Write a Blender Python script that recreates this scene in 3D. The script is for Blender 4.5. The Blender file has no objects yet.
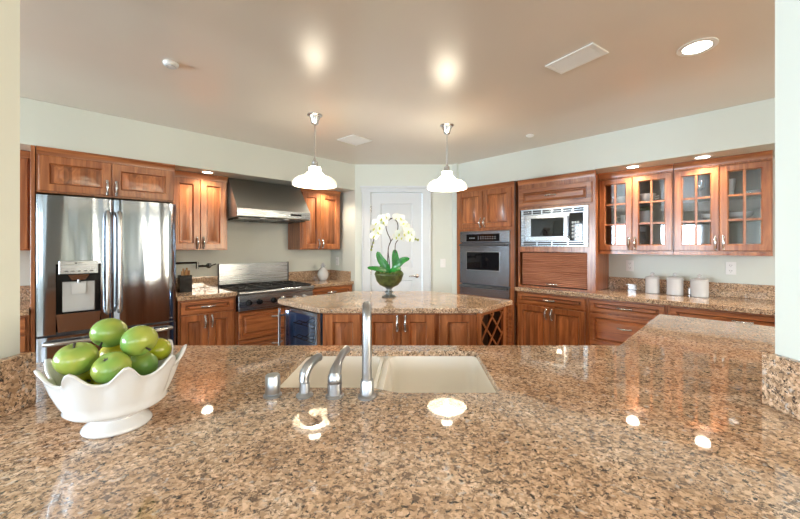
import bpy, bmesh, math, random
from mathutils import Vector, Matrix, noise
random.seed(7)
S2 = math.sqrt(2.0)
PI = math.pi
COL = bpy.context.scene.collection
SC = bpy.context.scene

# ------------------------------------------------------------------ camera
cam = bpy.data.cameras.new('camera')
cam.sensor_width = 36.0
cam.lens = 351 / 800 * 36
cam.shift_x = -13 / 800
cam.shift_y = -12.5 / 800
cam.clip_start = 0.02
cam_o = bpy.data.objects.new('camera', cam)
cam_o.location = (0, 0, 1.362)
cam_o.rotation_euler = (PI / 2, 0, 0)
COL.objects.link(cam_o)
SC.camera = cam_o

# ------------------------------------------------------------------ world, exposure
SC.view_settings.view_transform = 'Standard'
SC.view_settings.look = 'None'
SC.view_settings.gamma = 1.0
SC.view_settings.use_curve_mapping = False
SC.view_settings.exposure = 0.76
SC.cycles.use_denoising = True
SC.cycles.max_bounces = 10
SC.cycles.diffuse_bounces = 5
SC.cycles.glossy_bounces = 5
SC.cycles.transparent_max_bounces = 12
SC.cycles.sample_clamp_indirect = 6.0
SC.cycles.caustics_reflective = False
SC.cycles.caustics_refractive = False
world = bpy.data.worlds.new('sky')
SC.world = world
world.use_nodes = True
bg = world.node_tree.nodes['Background']
bg.inputs['Color'].default_value = (0.72, 0.86, 1.0, 1)
bg.inputs['Strength'].default_value = 2.5


def area(name, loc, direction, sx, sy, power, color):
    l = bpy.data.lights.new(name, 'AREA')
    l.shape = 'RECTANGLE'
    l.size, l.size_y = sx, sy
    l.energy = power
    l.color = color
    o = bpy.data.objects.new(name, l)
    o.location = loc
    o.rotation_euler = Vector(direction).to_track_quat('-Z', 'Y').to_euler()
    COL.objects.link(o)
    return o


DAY = (0.80, 0.90, 1.0)
# daylight through the windows of the dining side (behind the camera) and the side windows
area('daylight_dining', (0, -4.55, 1.6), (0, 1, 0.0), 7.0, 2.0, 250, DAY)
area('daylight_left', (-5.6, -1.6, 1.6), (1, 0, 0.0), 4.2, 1.9, 720, (0.74, 0.88, 1.0))
area('daylight_right', (5.6, -1.6, 1.6), (-1, 0, 0.0), 4.2, 1.9, 400, (1.0, 0.83, 0.60))


def lamp_point(name, loc, power, color, radius=0.03, parent=None):
    l = bpy.data.lights.new(name, 'POINT')
    l.energy, l.color, l.shadow_soft_size = power, color, radius
    o = bpy.data.objects.new(name, l)
    o.location = loc
    COL.objects.link(o)
    if parent: o.parent = parent
    return o


def lamp_spot(name, loc, power, color, angle=2.4, radius=0.05, parent=None):
    l = bpy.data.lights.new(name, 'SPOT')
    l.energy, l.color, l.shadow_soft_size = power, color, radius
    l.spot_size, l.spot_blend = angle, 0.6
    o = bpy.data.objects.new(name, l)
    o.location = loc
    COL.objects.link(o)
    if parent: o.parent = parent
    return o


# ------------------------------------------------------------------ materials
def newmat(name):
    m = bpy.data.materials.new(name)
    m.use_nodes = True
    nt = m.node_tree
    return m, nt, nt.nodes['Principled BSDF']


def N(nt, t, **kw):
    n = nt.nodes.new(t)
    for k, v in kw.items():
        setattr(n, k, v)
    return n


def ramp(nt, stops, interp='LINEAR'):
    r = N(nt, 'ShaderNodeValToRGB')
    r.color_ramp.interpolation = interp
    el = r.color_ramp.elements
    while len(el) < len(stops): el.new(0.5)
    for e, (p, c) in zip(el, stops):
        e.position = p
        e.color = (*c, 1)
    return r


def plain(name, col, rough=0.5, metal=0.0, var=0.05, scale=6, **kw):
    """base colour with a faint procedural variation"""
    m, nt, b = newmat(name)
    tc = N(nt, 'ShaderNodeTexCoord')
    nz = N(nt, 'ShaderNodeTexNoise')
    nz.inputs['Scale'].default_value = scale
    nz.inputs['Detail'].default_value = 3
    nt.links.new(tc.outputs['Object'], nz.inputs['Vector'])
    lo = tuple(c * (1 - var) for c in col)
    hi = tuple(min(1, c * (1 + var)) for c in col)
    r = ramp(nt, [(0.3, lo), (0.7, hi)])
    nt.links.new(nz.outputs['Fac'], r.inputs['Fac'])
    nt.links.new(r.outputs['Color'], b.inputs['Base Color'])
    b.inputs['Roughness'].default_value = rough
    b.inputs['Metallic'].default_value = metal
    for k, v in kw.items():
        b.inputs[k.replace('_', ' ')].default_value = v
    return m


def wood(name, dark, light, axis='z', planks=False, rough=0.28):
    m, nt, b = newmat(name)
    tc = N(nt, 'ShaderNodeTexCoord')
    oi = N(nt, 'ShaderNodeObjectInfo')
    add = N(nt, 'ShaderNodeVectorMath', operation='ADD')
    mul = N(nt, 'ShaderNodeMath', operation='MULTIPLY')
    mul.inputs[1].default_value = 13.7
    nt.links.new(oi.outputs['Random'], mul.inputs[0])
    nt.links.new(tc.outputs['Object'], add.inputs[0])
    nt.links.new(mul.outputs[0], add.inputs[1])
    mp = N(nt, 'ShaderNodeMapping')
    mp.inputs['Scale'].default_value = {'z': (16, 16, 1.3), 'x': (1.3, 16, 16)}[axis]
    nt.links.new(add.outputs[0], mp.inputs['Vector'])
    nz = N(nt, 'ShaderNodeTexNoise')
    nz.inputs['Scale'].default_value = 1.6
    nz.inputs['Detail'].default_value = 7
    nz.inputs['Roughness'].default_value = 0.6
    nz.inputs['Distortion'].default_value = 0.9
    nt.links.new(mp.outputs[0], nz.inputs['Vector'])
    r = ramp(nt, [(0.32, dark), (0.68, light)])
    nt.links.new(nz.outputs['Fac'], r.inputs['Fac'])
    sep = N(nt, 'ShaderNodeSeparateXYZ')
    nt.links.new(add.outputs[0], sep.inputs[0])
    pm = N(nt, 'ShaderNodeMath', operation='MULTIPLY')
    pm.inputs[1].default_value = 22.0 if planks else 0.0
    nt.links.new(sep.outputs['X'], pm.inputs[0])
    fl = N(nt, 'ShaderNodeMath', operation='FLOOR')
    nt.links.new(pm.outputs[0], fl.inputs[0])
    ad2 = N(nt, 'ShaderNodeMath', operation='ADD')
    nt.links.new(fl.outputs[0], ad2.inputs[0])
    nt.links.new(mul.outputs[0], ad2.inputs[1])
    wn = N(nt, 'ShaderNodeTexWhiteNoise', noise_dimensions='1D')
    nt.links.new(ad2.outputs[0], wn.inputs['W'])
    mr = N(nt, 'ShaderNodeMapRange')
    mr.inputs['To Min'].default_value = 0.72 if planks else 0.88
    mr.inputs['To Max'].default_value = 1.35 if planks else 1.12
    nt.links.new(wn.outputs['Value'], mr.inputs['Value'])
    mx = N(nt, 'ShaderNodeVectorMath', operation='SCALE')
    nt.links.new(r.outputs['Color'], mx.inputs[0])
    nt.links.new(mr.outputs[0], mx.inputs['Scale'])
    nt.links.new(mx.outputs[0], b.inputs['Base Color'])
    b.inputs['Roughness'].default_value = rough
    b.inputs['Coat Weight'].default_value = 0.25
    b.inputs['Coat Roughness'].default_value = 0.15
    return m


def granite(name, rough=0.035):
    """tan polished granite: mottled ground, small crystals, irregular dark mica clusters"""
    m, nt, b = newmat(name)
    tc = N(nt, 'ShaderNodeTexCoord')

    def noise_(scale, detail, rgh, dist=0.0):
        n = N(nt, 'ShaderNodeTexNoise')
        n.inputs['Scale'].default_value = scale
        n.inputs['Detail'].default_value = detail
        n.inputs['Roughness'].default_value = rgh
        n.inputs['Distortion'].default_value = dist
        nt.links.new(tc.outputs['Object'], n.inputs['Vector'])
        return n

    def mix(f, a_, b_, mode='MIX', fac=None):
        mx = N(nt, 'ShaderNodeMix', data_type='RGBA', blend_type=mode)
        if fac is not None: mx.inputs['Factor'].default_value = fac
        if f is not None: nt.links.new(f, mx.inputs['Factor'])
        for k, v in (('A', a_), ('B', b_)):
            if isinstance(v, tuple): mx.inputs[k].default_value = (*v, 1)
            else: nt.links.new(v, mx.inputs[k])
        return mx.outputs['Result']
    g0 = noise_(7, 4, .6)
    ground = ramp(nt, [(0.30, (0.46, 0.305, 0.19)), (0.50, (0.60, 0.42, 0.28)), (0.70, (0.70, 0.54, 0.40))])
    nt.links.new(g0.outputs['Fac'], ground.inputs['Fac'])
    n0 = noise_(60, 4, .6)
    sc = N(nt, 'ShaderNodeVectorMath', operation='SCALE')
    sc.inputs['Scale'].default_value = 0.014
    nt.links.new(n0.outputs['Color'], sc.inputs[0])
    ad = N(nt, 'ShaderNodeVectorMath', operation='ADD')
    nt.links.new(tc.outputs['Object'], ad.inputs[0])
    nt.links.new(sc.outputs[0], ad.inputs[1])
    vo = N(nt, 'ShaderNodeTexVoronoi')
    vo.inputs['Scale'].default_value = 150
    nt.links.new(ad.outputs[0], vo.inputs['Vector'])
    sp = N(nt, 'ShaderNodeSeparateXYZ')
    nt.links.new(vo.outputs['Color'], sp.inputs[0])
    cr = ramp(nt, [(0.0, (0.62, 0.56, 0.50)), (0.35, (0.92, 0.90, 0.88)), (0.65, (1.12, 1.10, 1.08)), (0.9, (1.30, 1.34, 1.40))], 'CONSTANT')
    nt.links.new(sp.outputs['X'], cr.inputs['Fac'])
    col = mix(None, ground.outputs['Color'], cr.outputs['Color'], 'MULTIPLY', 0.9)
    d1 = noise_(78, 7, .72, .6)
    k1 = ramp(nt, [(0.535, (0, 0, 0)), (0.575, (1, 1, 1))])
    nt.links.new(d1.outputs['Fac'], k1.inputs['Fac'])
    col = mix(k1.outputs['Color'], col, (0.15, 0.10, 0.07))
    d2 = noise_(95, 6, .7, .4)
    k2 = ramp(nt, [(0.570, (0, 0, 0)), (0.600, (1, 1, 1))])
    nt.links.new(d2.outputs['Fac'], k2.inputs['Fac'])
    col = mix(k2.outputs['Color'], col, (0.035, 0.03, 0.028))
    d3 = noise_(48, 4, .6, .3)
    k3 = ramp(nt, [(0.60, (0, 0, 0)), (0.68, (1, 1, 1))])
    nt.links.new(d3.outputs['Fac'], k3.inputs['Fac'])
    col = mix(k3.outputs['Color'], col, mix(None, col, (0.62, 0.60, 0.57), 'MIX', 0.55))
    nt.links.new(col, b.inputs['Base Color'])
    b.inputs['Roughness'].default_value = rough
    b.inputs['IOR'].default_value = 1.7
    return m


def steel(name, col=(0.60, 0.61, 0.63), rough=0.16, aniso=0.0, axis='z', wave=0.0):
    m, nt, b = newmat(name)
    tc = N(nt, 'ShaderNodeTexCoord')
    mp = N(nt, 'ShaderNodeMapping')
    mp.inputs['Scale'].default_value = {'z': (300, 300, 2), 'x': (2, 300, 300)}[axis]
    nt.links.new(tc.outputs['Object'], mp.inputs['Vector'])
    nz = N(nt, 'ShaderNodeTexNoise')
    nz.inputs['Scale'].default_value = 1
    nz.inputs['Detail'].default_value = 2
    nt.links.new(mp.outputs[0], nz.inputs['Vector'])
    mr = N(nt, 'ShaderNodeMapRange')
    mr.inputs['To Min'].default_value = rough * 0.8
    mr.inputs['To Max'].default_value = rough * 1.25
    nt.links.new(nz.outputs['Fac'], mr.inputs['Value'])
    nt.links.new(mr.outputs[0], b.inputs['Roughness'])
    b.inputs['Base Color'].default_value = (*col, 1)
    b.inputs['Metallic'].default_value = 1.0
    if wave > 0:                                    # sheet metal is never dead flat
        mp2 = N(nt, 'ShaderNodeMapping')
        mp2.inputs['Scale'].default_value = (7, 7, 0.35)
        nt.links.new(tc.outputs['Object'], mp2.inputs['Vector'])
        n2 = N(nt, 'ShaderNodeTexNoise')
        n2.inputs['Scale'].default_value = 1.3
        n2.inputs['Detail'].default_value = 0.5
        nt.links.new(mp2.outputs[0], n2.inputs['Vector'])
        bp = N(nt, 'ShaderNodeBump')
        bp.inputs['Strength'].default_value = 1.0
        bp.inputs['Distance'].default_value = wave
        nt.links.new(n2.outputs['Fac'], bp.inputs['Height'])
        nt.links.new(bp.outputs[0], b.inputs['Normal'])
    return m


def glass(name, tint=(1, 1, 1), gloss=0.12):
    m, nt, b = newmat(name)
    nt.nodes.remove(b)
    out = nt.nodes['Material Output']
    tr = N(nt, 'ShaderNodeBsdfTransparent')
    tr.inputs['Color'].default_value = (*tint, 1)
    gl = N(nt, 'ShaderNodeBsdfGlossy')
    gl.inputs['Roughness'].default_value = 0.01
    lw = N(nt, 'ShaderNodeFresnel')
    lw.inputs['IOR'].default_value = 1.5
    mr = N(nt, 'ShaderNodeMath', operation='MULTIPLY_ADD')
    mr.inputs[1].default_value = 1.0
    mr.inputs[2].default_value = gloss - 0.04
    mr.use_clamp = True
    nt.links.new(lw.outputs[0], mr.inputs[0])
    mx = N(nt, 'ShaderNodeMixShader')
    ge = N(nt, 'ShaderNodeNewGeometry')
    inv = N(nt, 'ShaderNodeMath', operation='SUBTRACT')
    inv.inputs[0].default_value = 1.0
    nt.links.new(ge.outputs['Backfacing'], inv.inputs[1])
    only = N(nt, 'ShaderNodeMath', operation='MULTIPLY')      # thin pane: reflect at its outer skin only
    nt.links.new(mr.outputs[0], only.inputs[0])
    nt.links.new(inv.outputs[0], only.inputs[1])
    nt.links.new(only.outputs[0], mx.inputs[0])
    nt.links.new(tr.outputs[0], mx.inputs[1])
    nt.links.new(gl.outputs[0], mx.inputs[2])
    nt.links.new(mx.outputs[0], out.inputs['Surface'])
    return m


def emit(name, col, strength):
    m, nt, b = newmat(name)
    b.inputs['Base Color'].default_value = (*col, 1)
    b.inputs['Emission Color'].default_value = (*col, 1)
    b.inputs['Emission Strength'].default_value = strength
    b.inputs['Roughness'].default_value = 0.4
    return m


WALL = plain('pale green wall paint', (0.665, 0.705, 0.655), 0.45, var=0.015, scale=2)
CEIL = plain('satin ceiling paint', (0.74, 0.675, 0.60), 0.25, var=0.02, scale=1.5, IOR=1.75)
TRIM = plain('white trim paint', (0.68, 0.72, 0.76), 0.3, var=0.01)
FLOORM = wood('oak floor boards', (0.22, 0.16, 0.11), (0.36, 0.28, 0.20), 'x', True, 0.3)
CH_D, CH_L = (0.20, 0.055, 0.017), (0.49, 0.185, 0.068)
CH = wood('cherry wood', CH_D, CH_L, 'z')
CHX = wood('cherry wood across', CH_D, CH_L, 'x')
CHP = wood('cherry panel boards', CH_D, CH_L, 'z', True)
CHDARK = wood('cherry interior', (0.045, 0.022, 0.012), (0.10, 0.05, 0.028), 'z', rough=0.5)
GRAN = granite('speckled granite')
STEEL = steel('brushed stainless steel', (0.48, 0.50, 0.53))
STEELX = steel('brushed stainless steel across', (0.36, 0.39, 0.425), 0.27, axis='x')
OVST = steel('dark stainless oven skin', (0.36, 0.38, 0.41), 0.24, axis='x')
HOODST = steel('hood stainless', (0.50, 0.51, 0.50), 0.36, axis='x')
FRIDGE = steel('brushed stainless door skin', (0.37, 0.41, 0.47), rough=0.10, wave=0.012)
STEELDK = plain('dark grey appliance metal', (0.10, 0.10, 0.11), 0.4, 0.6)
NICKEL = plain('satin nickel', (0.62, 0.62, 0.62), 0.25, 1.0)
CHROME = plain('brushed faucet nickel', (0.43, 0.455, 0.49), 0.30, 1.0, var=0.02)
BLACK = plain('black enamel', (0.008, 0.008, 0.009), 0.25, Specular_IOR_Level=0.15)
IRON = plain('black cast iron', (0.015, 0.015, 0.016), 0.5)
BGLASS = plain('black glass', (0.008, 0.008, 0.010), 0.04)
RUBBER = plain('dark rubber', (0.02, 0.02, 0.022), 0.7)
WHITE = plain('white glazed ceramic', (0.62, 0.64, 0.665), 0.12, var=0.01)
SINKM = plain('cream white sink enamel', (0.88, 0.85, 0.78), 0.15, var=0.01)
PLASTIC = plain('white plastic', (0.82, 0.82, 0.81), 0.35, var=0.01)
GREYPL = plain('light grey plastic', (0.55, 0.57, 0.58), 0.35)
SLOT = plain('dark slot', (0.02, 0.02, 0.02), 0.6)
BRONZE = plain('dark chrome', (0.07, 0.07, 0.07), 0.22, 1.0)
GLASS = glass('clear glass')
WGLASS = glass('window glass', gloss=0.06)
BLUEG = plain('blue cooler lining', (0.05, 0.11, 0.22), 0.4)
LAMPW = emit('lit lamp lens', (1.0, 0.93, 0.82), 14)
BULB = emit('lit bulb', (1.0, 0.86, 0.62), 22)
SPOON = wood('light wooden spoon', (0.42, 0.22, 0.09), (0.62, 0.38, 0.18), 'z', rough=0.5)
LEAF = plain('orchid leaf green', (0.02, 0.17, 0.025), 0.25, var=0.35, scale=14)
STEMM = plain('orchid stem', (0.045, 0.032, 0.025), 0.5, var=0.3, scale=30)
PETAL = plain('orchid petal', (0.80, 0.80, 0.75), 0.5, var=0.03, scale=30, Subsurface_Weight=0.15)
LIP = plain('orchid lip', (0.55, 0.55, 0.10), 0.5, var=0.2, scale=30)
BUDM = plain('orchid bud', (0.35, 0.42, 0.10), 0.5, var=0.2, scale=30)
MOSS = plain('moss', (0.07, 0.10, 0.02), 0.9, var=0.6, scale=60)
POTM = plain('mossy green pot', (0.05, 0.07, 0.018), 0.3, var=0.7, scale=26)
PEDM = plain('grey pot pedestal', (0.16, 0.17, 0.16), 0.3, 0.4, var=0.3, scale=20)
FOLI = plain('garden foliage', (0.05, 0.14, 0.03), 0.7, var=0.6, scale=9)
LAWN = plain('lawn', (0.10, 0.18, 0.05), 0.9, var=0.3, scale=4)


def apple_mat(name, g, y):
    m, nt, b = newmat(name)
    tc = N(nt, 'ShaderNodeTexCoord')
    nz = N(nt, 'ShaderNodeTexNoise')
    nz.inputs['Scale'].default_value = 16
    nz.inputs['Detail'].default_value = 2
    oi = N(nt, 'ShaderNodeObjectInfo')
    ad = N(nt, 'ShaderNodeVectorMath', operation='ADD')
    nt.links.new(tc.outputs['Object'], ad.inputs[0])
    nt.links.new(oi.outputs['Random'], ad.inputs[1])
    nt.links.new(ad.outputs[0], nz.inputs['Vector'])
    r = ramp(nt, [(0.38, g), (0.66, y)])
    nt.links.new(nz.outputs['Fac'], r.inputs['Fac'])
    nt.links.new(r.outputs['Color'], b.inputs['Base Color'])
    b.inputs['Roughness'].default_value = 0.2
    return m


APPLE_G = apple_mat('green apple skin', (0.15, 0.31, 0.06), (0.31, 0.36, 0.06))
APPLE_Y = apple_mat('yellow green apple skin', (0.27, 0.31, 0.015), (0.42, 0.38, 0.02))


def shade_mat():
    m, nt, b = newmat('opal glass lamp shade')
    b.inputs['Base Color'].default_value = (0.92, 0.90, 0.84, 1)
    b.inputs['Roughness'].default_value = 0.2
    b.inputs['Emission Color'].default_value = (1.0, 0.90, 0.70, 1)
    tc = N(nt, 'ShaderNodeTexCoord')                # bulb glow painted in by height, strongest at the neck to streak the ceiling
    sp = N(nt, 'ShaderNodeSeparateXYZ')
    nt.links.new(tc.outputs['Object'], sp.inputs[0])
    mr = N(nt, 'ShaderNodeMapRange', interpolation_type='SMOOTHSTEP')
    mr.inputs['From Min'].default_value = -.530
    mr.inputs['From Max'].default_value = -.455
    mr.inputs['To Min'].default_value = 0.42
    mr.inputs['To Max'].default_value = 11.0
    nt.links.new(sp.outputs['Z'], mr.inputs['Value'])
    nt.links.new(mr.outputs[0], b.inputs['Emission Strength'])
    return m


SHADE = shade_mat()


# ------------------------------------------------------------------ geometry helpers
class MB:
    def __init__(self):
        self.bm = bmesh.new()

    def box(self, xa, xb, ya, yb, za, zb, bev=0.0, seg=1):
        x0, x1 = min(xa, xb), max(xa, xb)
        y0, y1 = min(ya, yb), max(ya, yb)
        z0, z1 = min(za, zb), max(za, zb)
        v = [self.bm.verts.new(p) for p in ((x0, y0, z0), (x1, y0, z0), (x1, y1, z0), (x0, y1, z0),
                                            (x0, y0, z1), (x1, y0, z1), (x1, y1, z1), (x0, y1, z1))]
        fs = [self.bm.faces.new([v[i] for i in q]) for q in ((0, 3, 2, 1), (4, 5, 6, 7), (0, 1, 5, 4), (1, 2, 6, 5), (2, 3, 7, 6), (3, 0, 4, 7))]
        if bev > 0:
            es = list({e for f in fs for e in f.edges})
            bmesh.ops.bevel(self.bm, geom=es, offset=bev, segments=seg, affect='EDGES', profile=0.5)
        return self

    def loft(self, loops, cap0=True, cap1=True, close=True):
        vs = [[self.bm.verts.new(p) for p in lp] for lp in loops]
        n = len(vs[0])
        for a, b in zip(vs, vs[1:]):
            for i in range(n if close else n - 1):
                j = (i + 1) % n
                self.bm.faces.new((a[i], a[j], b[j], b[i]))
        if cap0: self.bm.faces.new(list(reversed(vs[0])))
        if cap1: self.bm.faces.new(vs[-1])
        return self

    def rects(self, rings, cap0=True, cap1=True):
        """rings: (xa, xb, za, zb, y)"""
        return self.loft([[(a, y, c), (b, y, c), (b, y, d), (a, y, d)] for a, b, c, d, y in rings], cap0, cap1)

    def prism(self, poly, z0, z1, bev=0.0, seg=2):
        n = len(poly)
        lo = [self.bm.verts.new((x, y, z0)) for x, y in poly]
        hi = [self.bm.verts.new((x, y, z1)) for x, y in poly]
        fs = [self.bm.faces.new(hi), self.bm.faces.new(list(reversed(lo)))]
        for i in range(n):
            j = (i + 1) % n
            fs.append(self.bm.faces.new((lo[i], lo[j], hi[j], hi[i])))
        if bev > 0:
            es = list({e for f in fs[:2] for e in f.edges})
            bmesh.ops.bevel(self.bm, geom=es, offset=bev, segments=seg, affect='EDGES', profile=0.5)
        return self

    def extx(self, prof, xa, xb):
        """profile in (y, z) extruded along x"""
        return self.loft([[(xa, y, z) for y, z in prof], [(xb, y, z) for y, z in prof]])

    def tube(self, pts, rad, seg=10, caps=True):
        pts = [Vector(p) for p in pts]
        if not isinstance(rad, (list, tuple)): rad = [rad] * len(pts)
        loops = []
        up = None
        for i, p in enumerate(pts):
            t = (pts[min(i + 1, len(pts) - 1)] - pts[max(i - 1, 0)]).normalized()
            if up is None:
                up = Vector((0, 0, 1)) if abs(t.z) < 0.9 else Vector((1, 0, 0))
            a = (up - t * up.dot(t))
            if a.length < 1e-5:
                a = t.orthogonal()
            a.normalize()
            up = a
            b = t.cross(a)
            loops.append([p + (a * math.cos(2 * PI * k / seg) + b * math.sin(2 * PI * k / seg)) * rad[i] for k in range(seg)])
        return self.loft(loops, caps, caps)

    def lathe(self, prof, seg=28, c=(0, 0, 0), cap0=False, cap1=False, axis='z'):
        """profile (r, h); points with r = 0 are merged"""
        loops = []
        for r, h in prof:
            r = max(r, 1e-5)
            lp = []
            for k in range(seg):
                x, y = r * math.cos(2 * PI * k / seg), r * math.sin(2 * PI * k / seg)
                if axis == 'z': q = (c[0] + x, c[1] + y, c[2] + h)
                else: q = (c[0] + x, c[1] - h, c[2] + y)      # axis y: towards the room
                lp.append(q)
            loops.append(lp)
        return self.loft(loops, cap0, cap1)

    def sphere(self, c, r, sx=1, sy=1, sz=1, seg=12):
        m = Matrix.Translation(c) @ Matrix.Diagonal((sx, sy, sz, 1))
        bmesh.ops.create_uvsphere(self.bm, u_segments=seg, v_segments=max(6, seg // 2 + 2), radius=r, matrix=m)
        return self

    def xform(self, m):
        bmesh.ops.transform(self.bm, matrix=m, verts=self.bm.verts)
        return self

    def build(self, name, mat, parent=None, angle=35, loc=None):
        bm = self.bm
        bmesh.ops.remove_doubles(bm, verts=bm.verts, dist=2e-5)
        bmesh.ops.recalc_face_normals(bm, faces=bm.faces)
        lim = math.radians(angle)
        for e in bm.edges:
            e.smooth = len(e.link_faces) == 2 and e.calc_face_angle(0) < lim
        for f in bm.faces: f.smooth = True
        me = bpy.data.meshes.new(name)
        bm.to_mesh(me)
        bm.free()
        me.materials.append(mat)
        o = bpy.data.objects.new(name, me)
        COL.objects.link(o)
        if parent: o.parent = parent
        if loc: o.location = loc
        return o


def tag(o, label=None, cat=None, group=None, kind=None):
    if label: o['label'] = label
    if cat: o['category'] = cat
    if group: o['group'] = group
    if kind: o['kind'] = kind
    return o


def thing(name, label, cat, loc=(0, 0, 0), rz=0.0, group=None):
    o = bpy.data.objects.new(name, None)
    o.empty_display_size = 0.05
    COL.objects.link(o)
    o.location = loc
    o.rotation_euler = (0, 0, rz)
    return tag(o, label, cat, group)


def struct(name, mb, mat, parent=None):
    return tag(mb.build(name, mat, parent), kind='structure')


def copy_tree(o, parent=None):
    c = o.copy()
    COL.objects.link(c)
    if parent: c.parent = parent
    for ch in list(o.children): copy_tree(ch, c)
    return c


def arc(c, r, a0, a1, n, f):
    return [f(c[0] + r * math.cos(a0 + (a1 - a0) * k / n), c[1] + r * math.sin(a0 + (a1 - a0) * k / n)) for k in range(n + 1)]


# the two long walls run at 45 degrees; u = along the wall towards the back, v = out into the room
KL, KR = 6.17, 5.98


def PL(u, v, z=0.0): return Vector((-KL / 2 + u / S2 + v / S2, KL / 2 + u / S2 - v / S2, z))


def PR(u, v, z=0.0): return Vector((KR / 2 - u / S2 - v / S2, KR / 2 + u / S2 - v / S2, z))


class Run:
    """thing standing against a long wall; local x runs right, y into the wall, z up"""
    def __init__(self, side, name, label, cat, u, z=0.0, group=None, v=0.0):
        self.side, self.uc, self.z = side, u, z
        self.root = thing(name, label, cat, (PL if side == 'L' else PR)(u, v, z), PI / 4 if side == 'L' else -PI / 4, group)
        self.v0 = v

    def X(self, u): return (u - self.uc) if self.side == 'L' else (self.uc - u)


# ------------------------------------------------------------------ room shell
CZ = 2.44


def wall_poly(name, pts, z0, z1, mat=WALL):
    return struct(name, MB().prism(pts, z0, z1), mat)


struct('floor', MB().box(-6.5, 6.5, -5.0, 6.5, -0.06, 0.0), FLOORM)
struct('ceiling', MB().box(-6.5, 6.5, -5.0, 6.5, CZ, CZ + 0.08), CEIL)
T = 0.12


def p2(v): return (v.x, v.y)


wall_poly('wall_left', [p2(PL(-2.95, 0)), p2(PL(2.703, 0)), p2(PL(2.703, -T)), p2(PL(-2.95, -T))], 0, CZ)
wall_poly('wall_right', [p2(PR(-2.8, 0)), p2(PR(2.879, 0)), p2(PR(2.879, -T)), p2(PR(-2.8, -T))], 0, CZ)
wall_poly('wall_back_left', [p2(PL(2.703, -T)), p2(PL(2.703, 0.589)), p2(PL(2.703 + T, 0.589 + 0.1)), p2(PL(2.703 + T, -T))], 0, CZ)
wall_poly('wall_back_right', [p2(PR(2.801, 0.002)), p2(PR(2.801, 0.63)), p2(PR(2.99, 0.63)), p2(PR(2.99, 0.002))], 0, CZ)
YB = 4.58
mb = MB()
mb.box(-0.757, -0.553, YB, YB + T, 0, CZ)
mb.box(0.122, 0.509, YB, YB + T, 0, CZ)
mb.box(-0.553, 0.122, YB, YB + T, 2.077, CZ)
struct('wall_back', mb, WALL)

# soffits over the cabinets, wooden underside
SZ = 2.105
wall_poly('soffit_left', [p2(PL(-2.4, 0.001)), p2(PL(2.702, 0.001)), p2(PL(2.702, 0.59)), p2(PL(-2.4, 0.59))], SZ + 0.012, CZ - 0.001)
wall_poly('soffit_right', [p2(PR(-2.2, 0.001)), p2(PR(2.878, 0.001)), p2(PR(2.878, 0.592)), p2(PR(-2.2, 0.592))], SZ + 0.022, CZ - 0.001)
SOFW = wood('cherry soffit veneer', (0.30, 0.10, 0.04), (0.50, 0.20, 0.09), 'x', rough=0.35)
wall_poly('trim_soffit_left', [p2(PL(-2.4, 0.001)), p2(PL(2.702, 0.001)), p2(PL(2.702, 0.589)), p2(PL(-2.4, 0.589))], SZ, SZ + 0.012, WALL)
wall_poly('trim_soffit_right', [p2(PR(-2.2, 0.001)), p2(PR(2.878, 0.001)), p2(PR(2.878, 0.591)), p2(PR(-2.2, 0.591))], SZ + 0.008, SZ + 0.022, WALL)

# jambs of the wide opening the camera looks through
wall_poly('wall_jamb_left', [(-1.80, 0.835), (-1.103, 0.835), (-1.103, 0.985), (-1.80, 0.985)], 0, CZ)
wall_poly('wall_jamb_right', [(1.016, 0.835), (1.80, 0.835), (1.80, 0.985), (1.016, 0.985)], 0, CZ)


# dining side with its windows
def window_wall(name, axis, at, a0, a1, holes, zs, out):
    """wall along x ('x') or y ('y') at coordinate at, with window holes [(b0, b1)]"""
    z0, z1 = zs
    m = MB()
    lo, hi = sorted((at, at + out * T))

    def bx(p, q, za, zb):
        if axis == 'x': m.box(p, q, lo, hi, za, zb)
        else: m.box(lo, hi, p, q, za, zb)
    bx(a0, a1, 0, z0)
    bx(a0, a1, z1, CZ)
    cur = a0
    for b0, b1 in holes:
        bx(cur, b0, z0, z1)
        cur = b1
    bx(cur, a1, z0, z1)
    struct(name, m, WALL)


WN = [0]


def window(axis, at, b0, b1, z0, z1, out, nv=1, nh=1):
    WN[0] += 1
    c = (b0 + b1) / 2
    mid = at + out * T / 2
    root = bpy.data.objects.new('window_%d' % WN[0], None)
    COL.objects.link(root)
    root['kind'] = 'structure'
    root.location = (c, mid, z0) if axis == 'x' else (mid, c, z0)
    if axis == 'y': root.rotation_euler = (0, 0, PI / 2)
    w, hh = (b1 - b0) / 2, z1 - z0
    m = MB()
    for xa, xb, za, zb in ((-w, -w + .06, 0, hh), (w - .06, w, 0, hh), (-w, w, 0, .06), (-w, w, hh - .06, hh)):
        m.box(xa, xb, -.04, .04, za, zb)
    for k in range(nv):
        x = -w + 2 * w * (k + 1) / (nv + 1)
        m.box(x - .02, x + .02, -.02, .02, 0, hh)
    for k in range(nh):
        z = hh * (k + 1) / (nh + 1)
        m.box(-w, w, -.02, .02, z - .02, z + .02)
    m.build('window_frame', TRIM, root)
    MB().box(-w + .05, w - .05, -.004, .004, .05, hh - .05).build('pane', WGLASS, root)


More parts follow.
